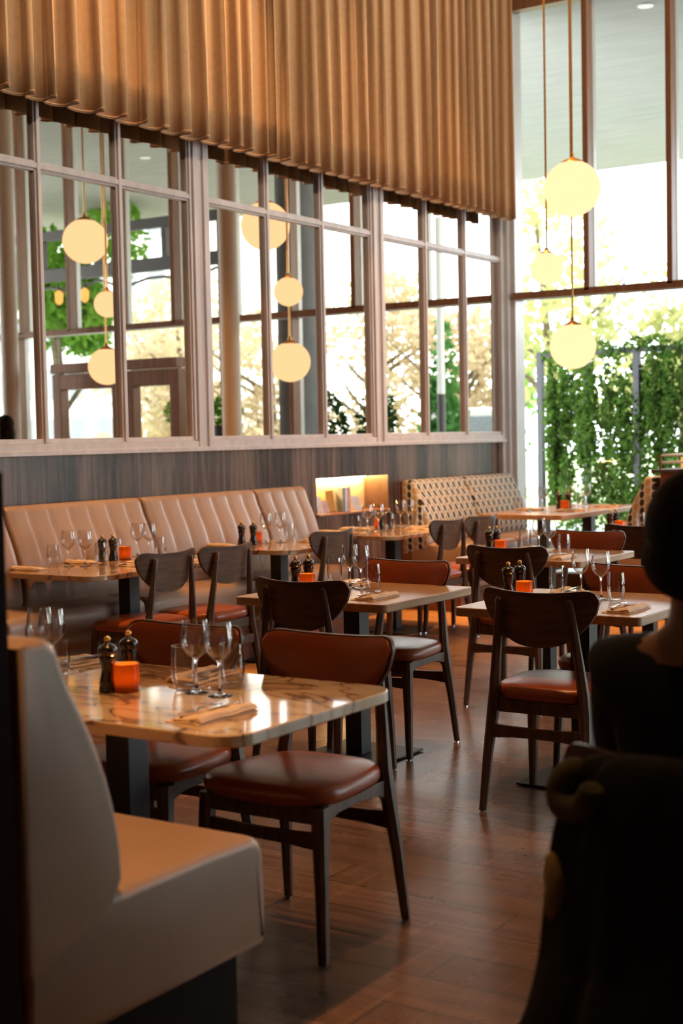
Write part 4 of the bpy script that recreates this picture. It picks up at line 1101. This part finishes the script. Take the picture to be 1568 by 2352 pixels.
# (kind, x, y, rotation, label)
ITEMS = {
 'near': (Z, [
  ('mill', -2.735, 2.94, 0, 'larger-looking dark wooden mill at the front of the nearest marble table'),
  ('mill', -2.765, 3.06, 0, 'dark wooden mill just behind its twin on the nearest marble table'),
  ('candle', -2.69, 2.965, 0, 'orange candle cup on the nearest marble table'),
  ('wine', -2.50, 3.04, 0, 'left wine glass of the right-hand pair on the nearest marble table'),
  ('wine', -2.41, 3.03, 0, 'right wine glass of the right-hand pair on the nearest marble table'),
  ('tumbler', -2.56, 3.06, 0, 'tumbler left of the right-hand wine glasses on the nearest marble table'),
  ('tumbler', -2.46, 3.15, 0, 'tumbler right of the right-hand wine glasses on the nearest marble table'),
  ('wine', -3.13, 3.07, 0, 'left wine glass of the pair by the foreground bench back'),
  ('wine', -3.07, 3.06, 0, 'right wine glass of the pair by the foreground bench back'),
  ('tumbler', -3.28, 3.20, 0, 'tumbler behind the wine glasses near the left edge of the photo'),
  ('tumbler', -2.96, 2.97, 0, 'tumbler between the bench back and the mills on the nearest marble table'),
  ('nap', -2.25, 2.80, -.05, 'at the near right corner of the nearest marble table'),
  ('nap', -3.17, 3.24, PI - .1, 'at the far left of the nearest marble table'),
  ('nap', -2.93, 2.80, .0, 'half hidden by the foreground bench back'),
  ('nap', -2.64, 3.25, PI + .05, 'at the far side of the nearest marble table'),
 ]),
 'w1': (Z, [
  ('mill', -3.80, 5.36, 0, 'front mill of the pair on the central oak table'), ('mill', -3.79, 5.45, 0, 'rear mill of the pair on the central oak table'),
  ('candle', -3.715, 5.33, 0, 'orange candle cup on the central oak table'),
  ('tumbler', -3.77, 5.64, 0, 'tumbler beside the far napkin on the central oak table'), ('tumbler', -3.42, 5.43, 0, 'tumbler in front on the central oak table'),
  ('wine', -3.59, 5.50, 0, 'left wine glass on the central oak table'), ('wine', -3.51, 5.47, 0, 'right wine glass on the central oak table'),
  ('nap', -3.66, 5.63, PI, 'at the far side of the central oak table'), ('nap', -3.27, 5.21, 0, 'at the near right corner of the central oak table'),
 ]),
 'w2': (Z, [
  ('mill', -2.735, 5.42, 0, 'front mill of the pair on the right-hand oak table'), ('mill', -2.725, 5.51, 0, 'rear mill of the pair on the right-hand oak table'),
  ('candle', -2.65, 5.40, 0, 'orange candle cup on the right-hand oak table'),
  ('tumbler', -2.62, 5.66, 0, 'tumbler beside the far napkin on the right-hand oak table'), ('tumbler', -2.26, 5.45, 0, 'tumbler above the knife and fork on the right-hand oak table'),
  ('wine', -2.49, 5.62, 0, 'left wine glass on the right-hand oak table'), ('wine', -2.36, 5.53, 0, 'right wine glass on the right-hand oak table'),
  ('nap', -2.58, 5.69, PI + .1, 'at the far side of the right-hand oak table'), ('nap', -2.13, 5.24, 0, 'at the near right corner of the right-hand oak table'),
 ]),
 'w3': (Z, [
  ('mill', -3.885, 7.46, 0, 'front mill of the pair on the second-row oak table'), ('mill', -3.88, 7.54, 0, 'rear mill of the pair on the second-row oak table'),
  ('candle', -3.80, 7.44, 0, 'orange candle cup on the second-row oak table'),
  ('tumbler', -3.79, 7.74, 0, 'tumbler beside the far napkin on the second-row oak table'), ('tumbler', -3.39, 7.42, 0, 'tumbler in front on the second-row oak table'),
  ('wine', -3.63, 7.60, 0, 'left wine glass on the second-row oak table'), ('wine', -3.49, 7.45, 0, 'right wine glass on the second-row oak table'),
  ('nap', -3.74, 7.72, PI, 'at the far side of the second-row oak table'), ('nap', -3.34, 7.27, 0, 'at the near side of the second-row oak table'),
 ]),
 'w4': (Z, [
  ('mill', -3.93, 9.38, 0, 'front mill of the pair on the rearmost oak table'), ('mill', -3.92, 9.46, 0, 'rear mill of the pair on the rearmost oak table'),
  ('candle', -3.84, 9.34, 0, 'orange candle cup on the rearmost oak table'), ('tumbler', -3.78, 9.58, 0, 'tumbler on the rearmost oak table beside the seated head'),
  ('nap', -3.72, 9.5, PI, 'on the rearmost oak table'),
 ]),
 'm1': (Z, [
  ('tumbler', -5.78, 5.79, 0, 'leftmost tumbler on the first marble bench table'), ('tumbler', -5.62, 6.01, 0, 'tumbler in front of the mills on the first marble bench table'),
  ('tumbler', -5.77, 6.31, 0, 'tumbler behind the candle cup on the first marble bench table'), ('tumbler', -5.60, 6.50, 0, 'rightmost tumbler on the first marble bench table'),
  ('wine', -5.71, 5.84, 0, 'first wine glass from the left on the first marble bench table'), ('wine', -5.62, 5.88, 0, 'second wine glass from the left on the first marble bench table'),
  ('wine', -5.78, 6.50, 0, 'third wine glass from the left on the first marble bench table'), ('wine', -5.70, 6.52, 0, 'fourth wine glass from the left on the first marble bench table'),
  ('mill', -5.76, 6.17, 0, 'left mill on the first marble bench table'), ('mill', -5.72, 6.22, 0, 'right mill on the first marble bench table'),
  ('candle', -5.69, 6.29, 0, 'orange candle cup on the first marble bench table'),
  ('nap', -5.79, 5.60, -PI / 2, 'at the near end of the first marble bench table'), ('nap', -5.80, 6.03, -PI / 2, 'behind glasses on the first marble bench table'),
  ('nap', -5.36, 6.02, PI / 2, 'before the near chair, first marble bench table'), ('nap', -5.36, 6.45, PI / 2, 'at the far end of the first marble bench table'),
 ]),
 'm2': (Z, [
  ('mill', -5.72, 7.46, 0, 'left mill on the middle marble bench table'), ('mill', -5.66, 7.51, 0, 'right mill on the middle marble bench table'), ('candle', -5.70, 7.60, 0, 'orange candle cup on the middle marble bench table'),
  ('wine', -5.66, 7.65, 0, 'left wine glass on the middle marble bench table'), ('wine', -5.60, 7.73, 0, 'right wine glass on the middle marble bench table'), ('tumbler', -5.60, 7.84, 0, 'tumbler on the middle marble bench table'),
  ('nap', -5.80, 7.33, -PI / 2, 'at the near end of the middle marble bench table'), ('nap', -5.40, 7.86, PI / 2, 'at the far end of the middle marble bench table'),
 ]),
 'm3': (Z, [
  ('tumbler', -5.60, 8.67, 0, 'left tumbler on the marble table by the niche'), ('tumbler', -5.47, 8.93, 0, 'middle tumbler on the marble table by the niche'), ('tumbler', -5.56, 9.52, 0, 'right tumbler on the marble table by the niche'),
  ('wine', -5.57, 8.78, 0, 'first wine glass from the left on the marble table by the niche'), ('wine', -5.53, 8.87, 0, 'second wine glass from the left on the marble table by the niche'),
  ('wine', -5.66, 9.40, 0, 'third wine glass from the left on the marble table by the niche'), ('wine', -5.64, 9.49, 0, 'fourth wine glass from the left on the marble table by the niche'),
  ('mill', -5.62, 9.05, 0, 'left mill on the marble table by the niche'), ('mill', -5.60, 9.13, 0, 'right mill on the marble table by the niche'), ('candle', -5.70, 9.15, 0, 'orange candle cup on the marble table by the niche'),
  ('nap', -5.80, 8.64, -PI / 2, 'at the near end of the niche table'), ('nap', -5.80, 8.98, -PI / 2, 'behind the wine glasses at the niche table'), ('nap', -5.37, 9.20, PI / 2, 'before the right chair at the niche table'),
 ]),
 'f': (.8005, [
  ('wine', -5.20, 10.72, 0, 'first wine glass from the left on the window booth table'), ('wine', -5.17, 10.90, 0, 'second wine glass from the left on the window booth table'),
  ('wine', -5.06, 11.22, 0, 'third wine glass from the left on the window booth table'), ('wine', -5.04, 11.50, 0, 'rightmost wine glass on the window booth table'),
  ('mill', -5.12, 11.12, 0, 'left mill on the window booth table'), ('mill', -5.08, 11.22, 0, 'right mill on the window booth table'), ('candle', -5.02, 11.02, 0, 'orange candle cup on the window booth table'),
  ('tumbler', -5.24, 10.58, 0, 'left tumbler on the window booth table'), ('tumbler', -5.03, 11.36, 0, 'right tumbler on the window booth table'),
  ('nap', -5.29, 10.90, -PI / 2, 'at the bench side of the window booth table'), ('nap', -4.88, 10.80, PI / 2, 'at the near right of the window booth table'), ('nap', -4.86, 11.50, PI / 2, 'at the far right of the window booth table'),
 ]),
}
for key, (z, items) in ITEMS.items():
    for kd, x, y, a, lab in items:
        if kd == 'nap': napkin_set(x, y, z, a, lab)
        else:
            put(kd, x, y, z, a, lab)
            if kd == 'candle': add_light('candle_light', 'POINT', (x, y, z + .045), 2.2, (1.0, .55, .18), shadow_soft_size=.008)

# ================================================================== people
def skin_mesh(name, joints, edges, mt, parent=None, root=0, sub=2):
    me = bpy.data.meshes.new(name); me.from_pydata([j[0] for j in joints], edges, []); me.update()
    o = bpy.data.objects.new(name, me); COL.objects.link(o)
    if parent is not None: o.parent = parent
    me.materials.append(mt)
    md = o.modifiers.new('skin', 'SKIN'); md.use_smooth_shade = True
    if not me.skin_vertices: me.skin_vertices.new()
    for i, j in enumerate(joints):
        r_ = j[1]; me.skin_vertices[0].data[i].radius = r_ if isinstance(r_, tuple) else (r_, r_)
        me.skin_vertices[0].data[i].use_root = (i == root)
    s_ = o.modifiers.new('sub', 'SUBSURF'); s_.levels = sub; s_.render_levels = sub
    return o
def body_parts(J, fingers=True):
    """J: dict of joint positions -> skin joints/edges for a bare continuous body"""
    jo = []; ed = []; ix = {}
    def j(nm, p, r_, prev=None):
        ix[nm] = len(jo); jo.append((p, r_))
        if prev: ed.append((ix[prev], ix[nm]))
    j('pelvis', J['pelvis'], (.135, .115)); j('waist', J['waist'], (.12, .095), 'pelvis'); j('chest', J['chest'], (.145, .105), 'waist'); j('uchest', J['uchest'], (.12, .085), 'chest')
    j('neck', J['neck'], .052, 'uchest'); j('nape', J['nape'], .054, 'neck'); j('head', J['head'], (.074, .085), 'nape'); j('crown', J['crown'], (.068, .078), 'head')
    for s in 'LR':
        j('sh' + s, J['sh' + s], .056, 'uchest'); j('el' + s, J['el' + s], .040, 'sh' + s); j('wr' + s, J['wr' + s], .026, 'el' + s); j('pa' + s, J['pa' + s], (.032, .016), 'wr' + s)
        d = Vector(J['pa' + s]) - Vector(J['wr' + s]); d.normalize(); sd = d.cross(Vector((0, 0, 1))).normalized() if abs(d.z) < .9 else Vector((0, 1, 0))
        dn = Vector((0, 0, -1)) if abs(d.z) < .9 else Vector((-1 if s == 'R' else 1, 0, 0))
        for k in range(4):
            b_ = Vector(J['pa' + s]) + sd * (k - 1.5) * .019 + d * .02; L_ = (.062, .072, .068, .055)[k]
            j('f%d%s' % (k, s), tuple(b_ + d * L_ * .35), .0088, 'pa' + s); j('g%d%s' % (k, s), tuple(b_ + d * L_ * .7 + dn * .012), .0082, 'f%d%s' % (k, s)); j('h%d%s' % (k, s), tuple(b_ + d * L_ * .9 + dn * .032), .007, 'g%d%s' % (k, s))
        th = Vector(J['wr' + s]) + d * .03 + sd * (-.035)
        j('t' + s, tuple(th), .012, 'wr' + s); j('u' + s, tuple(th + d * .035 - sd * .012), .009, 't' + s)
        j('hi' + s, J['hi' + s], .085, 'pelvis'); j('kn' + s, J['kn' + s], .058, 'hi' + s); j('an' + s, J['an' + s], .038, 'kn' + s); j('to' + s, J['to' + s], (.038, .028), 'an' + s)
    return jo, ed, ix
def person(loc, rz, label, J, hair_blobs, seated=True):
    t = empty('person', loc, rz); tag(t, label, 'person')
    jo, ed, ix = body_parts(J)
    skin_mesh('body', jo, ed, M_SKIN, t)
    # face: nose, ears, eyes sit on the +Y side of the head
    H = Vector(J['head'])
    fc = MB(); fc.lathe([(0, .0), (.010, .004), (.008, .020), (.004, .032), (0, .034)], 10, (H.x, H.y + .088, H.z - .014)); 
    fc.build('nose', M_SKIN, t, 1.0)
    for s in (-1, 1):
        MB().lathe([(0, -.028), (.012, -.02), (.014, .0), (.012, .02), (0, .028)], 12, (H.x + s * .079, H.y - .002, H.z)).build('ear', M_SKIN, t, 1.0)
        MB().lathe([(0, -.010), (.008, -.006), (.0105, 0), (.008, .006), (0, .010)], 12, (H.x + s * .030, H.y + .076, H.z + .014)).build('eye', M_WHITE, t, 1.0)
    MB().lathe([(0, -.006), (.020, -.003), (.022, 0), (.018, .004), (0, .006)], 12, (H.x, H.y + .070, H.z - .048)).build('mouth', M_RED, t, 1.0)
    # clothes follow the body
    def sub(names, pads, mt, nm):
        k = {n_: i for i, n_ in enumerate(names)}; js = []; es = []
        for n_, p_ in zip(names, pads):
            P_, r_ = jo[ix[n_]]; r_ = r_ if isinstance(r_, tuple) else (r_, r_)
            js.append((P_, (r_[0] + p_, r_[1] + p_)))
        for a, b_ in ed:
            na = [q for q, v in ix.items() if v == a][0]; nb = [q for q, v in ix.items() if v == b_][0]
            if na in k and nb in k: es.append((k[na], k[nb]))
        return skin_mesh(nm, js, es, mt, t)
    sub(['pelvis', 'waist', 'chest', 'uchest', 'neck', 'shL', 'elL', 'wrL', 'shR', 'elR', 'wrR'], [.025, .028, .028, .042, .018, .012, .016, .014, .012, .016, .014], M_CLOTH_BLACK, 'sweater')
    sub(['pelvis', 'hiL', 'knL', 'anL', 'hiR', 'knR', 'anR'], [.02, .016, .016, .02, .016, .016, .02], M_COAT, 'trousers')
    hb = MB()
    for (cx, cy, cz, a, b_, c) in hair_blobs:
        rr = []
        for i in range(1, 16):
            ph = PI * i / 16
            rr.append([(H.x + cx + a * math.sin(ph) * math.cos(q) * (1 + .02 * math.sin(9 * q)), H.y + cy + b_ * math.sin(ph) * math.sin(q), H.z + cz - c * math.cos(ph)) for q in [2 * PI * k / 24 for k in range(24)]])
        hb.loft(rr)
    hb.build('hair', M_HAIR, t, 1.5)
    for s in 'LR':
        p_ = Vector(J['an' + s])
        MB().loft([[(p_.x - w_, p_.y + y, 0.002), (p_.x + w_, p_.y + y, 0.002), (p_.x + w_ * .8, p_.y + y, h_), (p_.x - w_ * .8, p_.y + y, h_)] for y, w_, h_ in ((-.07, .035, .09), (.0, .042, .10), (.08, .046, .07), (.15, .044, .05), (.19, .026, .035))]).build('shoe', M_POT, t, .5, subsurf=1)
    return t
JS = dict(pelvis=(0, 0, .58), waist=(0, .01, .76), chest=(0, .02, .91), uchest=(0, .02, .99), neck=(0, .03, 1.075), nape=(0, .035, 1.15), head=(0, .055, 1.245), crown=(0, .05, 1.305),
          shL=(-.165, .02, .995), elL=(-.20, .10, .78), wrL=(-.16, .32, .755), paL=(-.13, .39, .755), shR=(.165, .02, .995), elR=(.23, .10, .80), wrR=(.16, .32, .755), paR=(.13, .39, .755),
          hiL=(-.10, .05, .575), knL=(-.13, .46, .55), anL=(-.13, .44, .09), toL=(-.13, .56, .05), hiR=(.10, .05, .575), knR=(.13, .46, .55), anR=(.13, .44, .09), toR=(.13, .56, .05))
person((-.918, 2.575, 0), -.08, 'person in black seen from behind, seated in the right foreground with dark hair pinned up', JS,
       [(-.002, -.012, .018, .100, .112, .118), (-.002, -.040, -.035, .096, .088, .085), (-.002, -.075, .03, .055, .05, .055)])
JT = dict(pelvis=(0, 0, .95), waist=(0, 0, 1.10), chest=(0, .01, 1.26), uchest=(0, .01, 1.40), neck=(0, .01, 1.47), nape=(0, .015, 1.53), head=(0, .035, 1.635), crown=(0, .03, 1.70),
          shL=(-.17, 0, 1.39), elL=(-.21, -.02, 1.10), wrL=(-.21, .04, .86), paL=(-.21, .06, .79), shR=(.17, 0, 1.39), elR=(.21, -.02, 1.10), wrR=(.21, .04, .86), paR=(.21, .06, .79),
          hiL=(-.09, 0, .92), knL=(-.10, .02, .50), anL=(-.10, -.01, .09), toL=(-.10, .12, .05), hiR=(.09, 0, .92), knR=(.10, .02, .50), anR=(.10, -.01, .09), toR=(.10, .12, .05))
person((-.60, 11.0, 0), -1.2, 'dark-haired person standing by the facade, seen only in the leftmost mirror pane', JT,
       [(0, -.012, .03, .095, .105, .105), (0, -.05, -.08, .095, .06, .15)])

# coat hung over the chair back
t = empty('coat', (-.865, 2.40, 0)); tag(t, 'black coat with khaki collar hanging over the chair back in the right foreground', 'coat')
rings = []
prof = [(.868, .14, .02, 0), (.862, .19, .045, 0), (.82, .215, .06, -.01), (.72, .235, .07, -.02), (.60, .24, .075, -.03), (.50, .24, .085, -.05), (.42, .255, .10, -.09), (.33, .28, .11, -.12), (.22, .30, .12, -.14), (.12, .31, .12, -.15), (.09, .30, .11, -.15)]
for z, a, b_, dy in prof:
    rr = []
    for k in range(72):
        q = 2 * PI * k / 72; f = 1 + (.10 * (1 - (z / .9) ** 2) + .03) * math.sin(7 * q + z * 5) + .04 * math.sin(13 * q - z * 7)
        rr.append((a * f * math.cos(q) - (.05 if z < .45 else 0) * (.45 - z), b_ * f * math.sin(q) + dy, z))
    rings.append(rr)
MB().loft(rings).build('coat_cloth', M_COAT, t, 1.2, subsurf=1)
kb = []
for k in range(11):
    f = k / 10; q = PI * (.94 + f * .32)
    kb.append((.225 * math.cos(q) * (1 - .1 * math.sin(f * 9)), .085 * math.sin(q) - .01, .80 + .035 * math.sin(f * 7)))
MB().tube(kb, [.024 + .007 * math.sin(k * 1.3) ** 2 for k in range(11)], 12).build('collar', M_KHAKI, t, 1.2, subsurf=1)
MB().tube([(-.225, -.09, .70), (-.212, -.105, .66), (-.205, -.115, .62), (-.215, -.12, .58)], [.010, .02, .018, .008], 10).build('lining', M_LINING, t, 1.2, subsurf=1)
